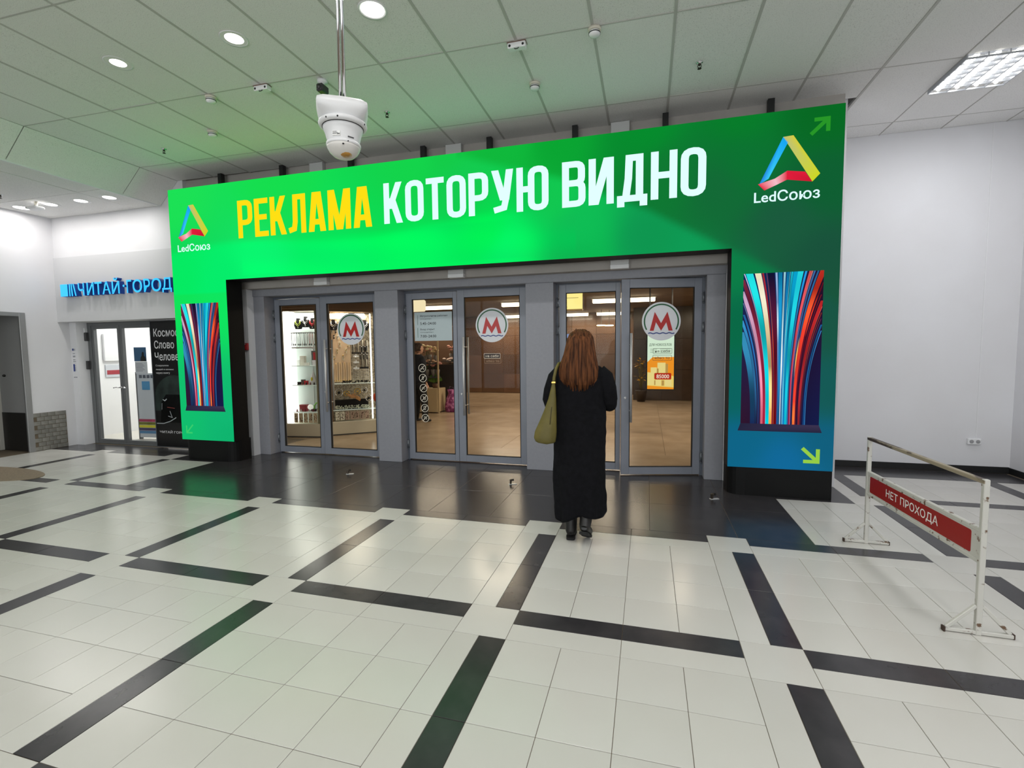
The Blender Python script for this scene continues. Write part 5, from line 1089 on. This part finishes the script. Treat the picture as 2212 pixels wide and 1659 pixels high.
# ------------------------------------------------------------------ people
def skin(verts, edges, name='tmp', sub=1):
    """verts: [(co, radius)], grown by a Skin modifier; returns (verts, faces) in local coordinates"""
    me = bpy.data.meshes.new(name); me.from_pydata([tuple(c) for c, _ in verts], edges, []); o = bpy.data.objects.new(name, me); COL.objects.link(o)
    sk = o.modifiers.new('s','SKIN'); sk.use_smooth_shade = True; sk.branch_smoothing = 0.3
    for v, (c, rd) in zip(me.skin_vertices[0].data, verts):
        rr_ = rd if isinstance(rd, tuple) else (rd, rd); v.radius = rr_
    me.skin_vertices[0].data[0].use_root = True
    if sub: o.modifiers.new('u','SUBSURF').levels = sub
    dg = bpy.context.evaluated_depsgraph_get(); m2 = bpy.data.meshes.new_from_object(o.evaluated_get(dg))
    out = ([v.co.copy() for v in m2.vertices], [list(p.vertices) for p in m2.polygons])
    bpy.data.objects.remove(o); bpy.data.meshes.remove(m2); return out
def unite(mb, name, m_, parent, voxel=0.009, smooth=2):
    o = mb.build(name+'_raw', m_, None)
    md = o.modifiers.new('r','REMESH'); md.mode = 'VOXEL'; md.voxel_size = voxel; md.use_smooth_shade = True
    sm = o.modifiers.new('m','SMOOTH'); sm.iterations = smooth; sm.factor = 0.5
    dg = bpy.context.evaluated_depsgraph_get(); me = bpy.data.meshes.new_from_object(o.evaluated_get(dg)); bpy.data.objects.remove(o)
    me.name = name
    if not me.materials: me.materials.append(m_)
    n = bpy.data.objects.new(name, me); COL.objects.link(n); n.parent = parent; return n
def hand(mb, wrist, d, palm_n, side, s=1.0, curl=0.5):
    """palm and five fingers; d = pointing direction, palm_n = palm side normal, side = thumb direction"""
    d = Vector(d).normalized(); n_ = Vector(palm_n); n_ = (n_-d*n_.dot(d)).normalized(); sd = d.cross(n_).normalized()*side; w = Vector(wrist)
    P = lambda a, b, c: w+d*a*s+sd*b*s+n_*c*s
    mb.add(*skin([(P(0,0,0),0.024*s),(P(0.04,0.0,0),(0.030*s,0.020*s)),(P(0.085,0,0.002),(0.034*s,0.017*s))],[(0,1),(1,2)]))
    for b, l in ((0.027,0.068),(0.009,0.078),(-0.009,0.073),(-0.027,0.056)):
        k_ = curl; pts = [(P(0.07,b*0.9,0),0.0095*s),(P(0.092+l*0.30,b,0.010*k_),0.009*s),(P(0.09+l*(0.62-0.1*k_),b,0.03*k_),0.0085*s),(P(0.09+l*(0.9-0.35*k_),b*0.95,0.055*k_),0.0075*s)]
        mb.add(*skin(pts,[(0,1),(1,2),(2,3)]))
    mb.add(*skin([(P(0.025,0.018,0.004),0.012*s),(P(0.055,0.042,0.012),0.0105*s),(P(0.085,0.048,0.026),0.009*s),(P(0.105,0.040,0.036),0.008*s)],[(0,1),(1,2),(2,3)]))
def head(mb, c, s=1.0, fwd=Vector((0,1,0))):
    """skull with jaw, nose, ears; looks along +y"""
    c = Vector(c)
    mb.ball(c+Vector((0,-0.008,0.018))*s, 0.076*s,0.096*s,0.098*s, 20, 14)
    mb.ball(c+Vector((0,0.030,-0.045))*s, 0.056*s,0.058*s,0.066*s, 18, 12)
    mb.ball(c+Vector((0,0.052,-0.088))*s, 0.030*s,0.026*s,0.022*s, 12, 8)
    mb.add(*skin([(c+Vector((0,0.080,0.015))*s,0.010*s),(c+Vector((0,0.098,-0.012))*s,0.012*s),(c+Vector((0,0.100,-0.026))*s,0.014*s)],[(0,1),(1,2)]))
    for q_ in (-1,1):
        mb.ball(c+Vector((q_*0.078,0.0,-0.008))*s,0.010*s,0.020*s,0.032*s,12,8); mb.ball(c+Vector((q_*0.034,0.068,-0.022))*s,0.024*s,0.020*s,0.020*s,10,8)
    mb.ball(c+Vector((0,0.084,-0.058))*s,0.024*s,0.010*s,0.010*s,12,8)
SKIN = mat('skin', (206,160,136), 0.55)
def face_parts(par, c, s=1.0):
    c = Vector(c)
    for q_ in (-1,1):
        MB().ball(c+Vector((q_*0.030,0.078,0.012))*s,0.013*s,0.010*s,0.008*s,12,8).build('eye', mat('eye_white',(230,228,224),0.3), par)
        MB().ball(c+Vector((q_*0.030,0.0865,0.012))*s,0.006*s,0.003*s,0.006*s,10,6).build('iris', mat('iris',(60,44,30),0.3), par)
    MB().tube([c+Vector((-0.020,0.090,-0.058))*s,c+Vector((0,0.096,-0.056))*s,c+Vector((0.020,0.090,-0.058))*s],0.004*s,n=6).build('lips', mat('lips',(170,90,84),0.5), par)
def body(par, J, voxel=0.0085):
    """J: joints; one continuous surface with hands and feet"""
    mb = MB(); V_ = [(J['pelvis'],(0.135,0.10)),(J['waist'],(0.115,0.085)),(J['chest'],(0.135,0.095)),(J['neck0'],(0.06,0.055)),(J['neck1'],(0.05,0.05))]; E_ = [(0,1),(1,2),(2,3),(3,4)]
    for s in ('l','r'):
        n = len(V_); V_ += [(J['hip'+s],0.085),(J['knee'+s],0.058),(J['calf'+s],0.056),(J['ankle'+s],0.032),(J['heel'+s],0.026),(J['toe'+s],0.020)]; E_ += [(0,n),(n,n+1),(n+1,n+2),(n+2,n+3),(n+3,n+4),(n+4,n+5)]
        n = len(V_); V_ += [(J['sh'+s],0.052),(J['elbow'+s],0.040),(J['wrist'+s],0.026)]; E_ += [(2,n),(n,n+1),(n+1,n+2)]
    mb.add(*skin(V_, E_)); head(mb, J['head'], J.get('hs',1.0))
    for s, sd in (('l',1),('r',-1)):
        d = Vector(J['wrist'+s])-Vector(J['elbow'+s]); hand(mb, J['wrist'+s], J.get('hd'+s, d), J.get('pn'+s, (-sd*-1,0,0)), J.get('ts'+s, sd), 0.95, 0.55)
    o = unite(mb, 'body', SKIN, par, voxel); face_parts(par, J['head'], J.get('hs',1.0)); return o
def interp(rows, z):
    for a, b in zip(rows, rows[1:]):
        if a[0] >= z >= b[0]:
            t = (a[0]-z)/(a[0]-b[0]+1e-9); t = t; return [lerp(a[k_],b[k_],t) for k_ in range(1,len(a))]
    return list(rows[-1][1:])
def shell(rows, nz, ns, fold=0.0, nf=9, seed=1, expo=2.0, hem=None):
    """rows: (z, cx, cy, rx, ry) from top to bottom -> lofted surface with folds"""
    random.seed(seed); ph = [random.uniform(0,6.28) for _ in range(4)]; vs_ = []; fs = []
    z0, z1 = rows[0][0], rows[-1][0]
    for i in range(nz+1):
        t = i/nz; z = z0+(z1-z0)*t; cx_, cy2, rx, ry = interp(rows, z)
        for k in range(ns):
            a = 2*PI*k/ns; c_, s2_ = math.cos(a), math.sin(a); w = 1+fold*t**1.3*(math.sin(nf*a+ph[0]+t*0.8)*0.6+math.sin((nf*1.7//1)*a+ph[1])*0.4)
            ex = 2/expo; X = abs(c_)**ex*(1 if c_ >= 0 else -1); Y = abs(s2_)**ex*(1 if s2_ >= 0 else -1)
            zz = z+(hem(a)*max(0,(t-0.8)/0.2) if hem else 0)
            vs_.append((cx_+X*rx*w, cy2+Y*ry*w, zz))
    for i in range(nz):
        for k in range(ns): k2 = (k+1) % ns; fs.append((i*ns+k,(i+1)*ns+k,(i+1)*ns+k2,i*ns+k2))
    return vs_, fs
COAT = mat('black_wool', (19,19,23), 0.95, spec=0.15, noise=(30,(13,13,16),0.3,0.7), bump=(220,0.35,0.003))
BOOT = mat('black_leather', (18,17,17), 0.4, noise=(12,(28,26,26),0.3,0.7))
HAIR = mat('auburn_hair', (112,68,40), 0.55, spec=0.12, noise=(60,(48,27,16),0.34,0.66,(1,1,0.05)))
# --- the woman
wo = empty('person', (1.645,1.17,0), 'woman in a long black coat with auburn hair walking to the right metro doorway', 'person')
J = dict(pelvis=(0,0,0.86),waist=(0,0.0,1.02),chest=(0,0.01,1.20),neck0=(0,0.0,1.37),neck1=(0,0.01,1.44),head=(0.0,0.012,1.524),hs=0.95,
 hipl=(-0.08,0,0.82),kneel=(-0.075,0.02,0.46),calfl=(-0.075,0.0,0.34),anklel=(-0.072,-0.03,0.10),heell=(-0.072,-0.045,0.045),toel=(-0.085,0.10,0.035),
 hipr=(0.08,0,0.82),kneer=(0.07,0.03,0.46),calfr=(0.065,-0.01,0.35),ankler=(0.048,-0.085,0.135),heelr=(0.048,-0.115,0.085),toer=(0.056,0.005,0.035),
 shl=(-0.155,0.0,1.30),elbowl=(-0.235,-0.02,1.09),wristl=(-0.17,0.18,1.03), shr=(0.155,0.0,1.29),elbowr=(0.215,0.0,1.08),wristr=(0.13,0.20,1.16),
 pnl=(1,0,0),pnr=(-1,0,0),tsl=1,tsr=-1)
body(wo, J)
rows = [(1.415,-0.005,0.0,0.060,0.058),(1.385,-0.01,0.0,0.105,0.075),(1.355,-0.008,0.0,0.165,0.088),(1.325,-0.005,0.0,0.188,0.098),(1.26,0,0.0,0.190,0.108),(1.15,0,0,0.188,0.118),(1.0,0,0,0.192,0.125),(0.85,-0.005,0,0.194,0.128),(0.6,-0.012,0,0.196,0.135),(0.42,-0.008,0,0.194,0.142),(0.29,-0.002,0,0.194,0.146),(0.215,0.004,0,0.192,0.146)]
hem = lambda a: 0.028*math.sin(a+0.6)-0.03*max(0,math.cos(a-4.1))**4+0.02*math.sin(3*a)
cv, cf = shell(rows, 60, 72, 0.075, 7, 4, 2.3, hem)
mb = MB()
# walking dent between the legs at the back hem
cv = [(x, y+0.05*max(0,(0.55-z)/0.4)*math.exp(-((x-0.0)/0.045)**2)*(1 if y < 0 else 0), z) for x, y, z in cv]
mb.add(cv, cf, True)
mb.tube([(-0.145,0.0,1.325),(-0.19,-0.005,1.27),(-0.222,-0.012,1.17),(-0.238,-0.018,1.10),(-0.232,0.02,1.055),(-0.205,0.08,1.035),(-0.178,0.15,1.03)],[0.060,0.066,0.060,0.055,0.056,0.05,0.046],n=18)
mb.tube([(0.140,0.0,1.315),(0.185,-0.002,1.275),(0.212,0.0,1.19),(0.225,0.0,1.11),(0.218,0.035,1.07),(0.185,0.10,1.10),(0.150,0.16,1.135)],[0.062,0.068,0.064,0.058,0.060,0.052,0.047],n=18)
co = mb.build('coat', COAT, wo); sd_ = co.modifiers.new('s','SOLIDIFY'); sd_.thickness = 0.006; sd_.offset = 0
tx = bpy.data.textures.new('coatfold','CLOUDS'); tx.noise_scale = 0.12
dm = co.modifiers.new('d','DISPLACE'); dm.texture = tx; dm.strength = 0.022; dm.mid_level = 0.5
MB().tube([(0.065*math.cos(a),0.06*math.sin(a)+0.0,1.405+0.012*math.sin(a)) for a in [2*PI*k/24 for k in range(25)]],0.020,n=8).build('collar', COAT, wo)
def boot(par, heel, toe, shaft, nm='boot'):
    """shaft: points from the top down to the heel; heel and toe give the foot line"""
    h, t = Vector(heel), Vector(toe); mb = MB()
    mb.tube(shaft, [0.056,0.052,0.046,0.043][:len(shaft)], n=18)
    pts = [lerp(h,t,q_) for q_ in (-0.14,0.0,0.25,0.5,0.75,0.95,1.12)]
    for i, dz in enumerate((0.002,0.006,0.010,0.006,0.0,-0.004,-0.008)): pts[i] = pts[i]+Vector((0,0,dz))
    mb.tube(pts, [0.026,0.037,0.041,0.042,0.043,0.038,0.022], n=18, flat=0.9)
    unite(mb, nm, BOOT, par, 0.006, 2)
    d = (t-h); L_ = d.length; q_ = d.to_track_quat('Y','Z').to_matrix().to_4x4(); q_.translation = h
    sole = MB(); pl = [(-0.030,-0.045),(0.030,-0.045),(0.036,0.0),(0.032,0.05),(0.042,L_*0.75),(0.034,L_+0.01),(0,L_+0.035),(-0.034,L_+0.01),(-0.042,L_*0.75),(-0.032,0.05),(-0.036,0.0)]
    sole.zprism([(q2.x,q2.y) for q2 in rounded(pl,0.014,True,2)], -0.044, -0.026); sole.v = [q_ @ v for v in sole.v]
    sole.build('sole', RUBBER, par)
boot(wo,(-0.072,-0.045,0.046),(-0.086,0.125,0.045),[(-0.074,0.0,0.34),(-0.073,-0.02,0.20),(-0.072,-0.03,0.10),(-0.072,-0.035,0.055)])
boot(wo,(0.046,-0.125,0.118),(0.058,0.005,0.052),[(0.066,0.0,0.36),(0.058,-0.055,0.24),(0.050,-0.095,0.16),(0.047,-0.115,0.125)])
# hair: scalp shell, then loosely parted locks
hv = MB(); hrow = [(1.648,0,0.010,0.018,0.02),(1.640,0,0.006,0.048,0.052),(1.618,0,0.0,0.075,0.085),(1.585,0,-0.006,0.090,0.100),(1.53,0,-0.010,0.100,0.107),(1.47,-0.002,-0.020,0.110,0.102),(1.40,-0.006,-0.035,0.130,0.090),(1.33,-0.008,-0.055,0.148,0.077),(1.26,-0.004,-0.075,0.142,0.055),(1.225,0.0,-0.085,0.115,0.036)]
sv, sf = shell(hrow, 46, 60, 0.06, 13, 9, 2.0)
keep_ = [q_ for q_ in sf if not (sv[q_[0]][1] > 0.055 and sv[q_[0]][2] < 1.60)]
hv.add(sv, keep_, True); random.seed(21)
for i in range(230):
    a = random.uniform(PI*0.97, PI*2.03); zt_ = random.uniform(1.50,1.649); ze = random.uniform(1.165,1.25)+0.06*abs(math.cos(a))**2
    if abs(math.cos(a)) > 0.9: ze += random.uniform(0,0.10)
    pts = []; rr_ = []; wob = random.uniform(-0.012,0.012)
    for k in range(8):
        t = k/7; z = lerp(zt_, ze, t); cx_, cy2, rx, ry = interp(hrow, max(z,1.2255)); o_ = 1.01+0.03*random.random()
        pts.append((cx_+rx*math.cos(a+wob*t*6)*o_, cy2+ry*math.sin(a+wob*t*6)*o_, z)); rr_.append(lerp(0.009,0.0014,t**1.6)*(0.5+0.5*min(1,t*5)))
    hv.tube(pts, rr_, n=6)
hv.build('hair', HAIR, wo)
# phone-side hand is hidden; the bag is carried on the left shoulder
bg = empty('shoulder_bag', (1.395,1.015,0), 'olive green slouchy bag hanging from the woman\'s left shoulder', 'bag')
OLV = mat('olive_leather', (102,92,34), 0.6, noise=(9,(82,74,26),0.3,0.7), bump=(30,0.25,0.004))
brow = [(1.235,0.066,0.0,0.012,0.012),(1.20,0.064,0.0,0.018,0.015),(1.12,0.056,0.0,0.030,0.022),(1.02,0.038,0.0,0.050,0.032),(0.93,0.018,0.0,0.070,0.042),(0.87,0.004,0.0,0.084,0.050),(0.82,-0.002,0.0,0.086,0.054),(0.79,0.002,0,0.076,0.050),(0.775,0.008,0,0.05,0.034),(0.770,0.01,0,0.01,0.01)]
bv, bf = shell(brow, 40, 40, 0.04, 5, 3, 2.4)
mb = MB(); mb.add(bv, bf, True); mb.build('bag_body', OLV, bg)
mb = MB(); mb.tube([(0.066,0.0,1.22),(0.069,0.01,1.28),(0.078,0.05,1.35),(0.088,0.11,1.385),(0.092,0.16,1.388),(0.088,0.22,1.365),(0.072,0.27,1.28)],[0.014,0.012,0.012,0.012,0.012,0.012,0.010],n=8); mb.build('strap', OLV, bg)
MB().box(0.052,0.086,-0.018,0.016,1.238,1.252,bev=0.003).build('buckle', mat('brass',(215,180,100),0.25,1.0), bg)
MB().tube([(0.057,-0.030,1.06),(0.052,-0.040,1.0),(0.047,-0.052,0.93)],0.0025,n=5).build('seam', mat('seam_dark',(50,46,20),0.7), bg)

# --- the man in the metro hall
ma = empty('person', (-2.46,6.6,0), 'man in dark clothes behind the narrow leaf, by the flower stall', 'person', rz=math.radians(-35))
J2 = dict(pelvis=(0,0,0.88),waist=(0,0.0,1.02),chest=(0,0.0,1.22),neck0=(0,0.0,1.38),neck1=(0,0.015,1.45),head=(0,0.025,1.545),hs=1.0,
 hipl=(-0.09,0,0.84),kneel=(-0.09,0.02,0.47),calfl=(-0.09,0.0,0.35),anklel=(-0.09,-0.04,0.10),heell=(-0.09,-0.06,0.045),toel=(-0.11,0.11,0.035),
 hipr=(0.09,0,0.84),kneer=(0.12,0.06,0.47),calfr=(0.13,0.05,0.35),ankler=(0.16,0.05,0.10),heelr=(0.16,0.03,0.045),toer=(0.18,0.19,0.035),
 shl=(-0.18,0.0,1.32),elbowl=(-0.23,0.0,1.06),wristl=(-0.20,0.12,0.86), shr=(0.18,0.0,1.32),elbowr=(0.235,-0.02,1.06),wristr=(0.24,0.05,0.84),
 pnl=(1,0,0),pnr=(-1,0,0),tsl=1,tsr=-1)
body(ma, J2, 0.010)
NAVY = mat('dark_sweater',(26,28,36),0.9,noise=(20,(20,22,28),0.3,0.7)); TRS = mat('dark_trousers',(18,18,20),0.9)
r2 = [(1.42,0,0,0.065,0.065),(1.39,0,0,0.13,0.085),(1.35,0,0,0.19,0.10),(1.25,0,0,0.20,0.115),(1.1,0,0,0.18,0.12),(0.95,0,0,0.175,0.12),(0.86,0,0,0.18,0.125)]
cv, cf = shell(r2, 30, 40, 0.03, 7, 2, 2.3); mb = MB(); mb.add(cv, cf, True)
mb.tube([(-0.16,0,1.34),(-0.205,0,1.25),(-0.232,0,1.07),(-0.225,0.05,0.96),(-0.206,0.10,0.885)],[0.062,0.062,0.052,0.046,0.040],n=14); mb.tube([(0.16,0,1.34),(0.21,0,1.25),(0.237,-0.015,1.07),(0.24,0.015,0.96),(0.24,0.04,0.865)],[0.062,0.062,0.052,0.046,0.040],n=14)
o = mb.build('sweater', NAVY, ma); sdm = o.modifiers.new('s','SOLIDIFY'); sdm.thickness = 0.006; sdm.offset = 0
mb = MB(); mb.add(*shell([(0.95,0,0,0.165,0.115),(0.85,0,0,0.17,0.12),(0.78,0,0,0.165,0.115)], 6, 30, 0.0)); mb.tube([(-0.085,0,0.86),(-0.09,0.01,0.65),(-0.09,0.02,0.47),(-0.09,-0.01,0.25),(-0.09,-0.035,0.075)],[0.10,0.09,0.075,0.066,0.062],n=16); mb.tube([(0.085,0,0.86),(0.10,0.03,0.65),(0.12,0.06,0.47),(0.145,0.055,0.25),(0.16,0.05,0.075)],[0.10,0.09,0.075,0.066,0.062],n=16)
mb.build('trousers', TRS, ma)
for h_, t_2, a_ in (((-0.09,-0.05,0.045),(-0.108,0.11,0.042),(-0.09,-0.045,0.09)),((0.16,0.04,0.045),(0.18,0.19,0.042),(0.16,0.045,0.09))):
    mb = MB(); mb.add(*skin([(a_,0.045),(h_,0.042),(lerp(Vector(h_),Vector(t_2),0.5),(0.046,0.038)),(t_2,(0.044,0.030))],[(0,1),(1,2),(2,3)])); unite(mb,'shoe',BOOT,ma,0.009,1)
hm = MB(); hr = [(1.665,0,0.01,0.02,0.02),(1.655,0,0.008,0.05,0.055),(1.63,0,0.004,0.078,0.092),(1.585,0,0.0,0.086,0.104),(1.545,0,-0.004,0.086,0.104),(1.49,0,-0.012,0.076,0.085)]
sv, sf = shell(hr, 18, 40, 0.03, 17, 6); hm.add(sv, [q_ for q_ in sf if not (sv[q_[0]][1] > 0.02 and sv[q_[0]][2] < 1.60)], True); random.seed(2)
for i in range(60):
    a = random.uniform(PI*0.9,PI*2.1); z = random.uniform(1.49,1.65); cx_, cy2, rx, ry = interp(hr, z); p = Vector((cx_+rx*math.cos(a),cy2+ry*math.sin(a),z)); hm.tube([p+Vector((0,0,0.02)),p*1.0+Vector((math.cos(a)*.004,math.sin(a)*.004,-0.004)),p+Vector((math.cos(a)*.002,math.sin(a)*.002,-0.03))],[0.004,0.006,0.001],n=5)
hm.build('hair', mat('brown_hair',(66,46,34),0.6,noise=(30,(44,30,22),0.3,0.7)), ma)
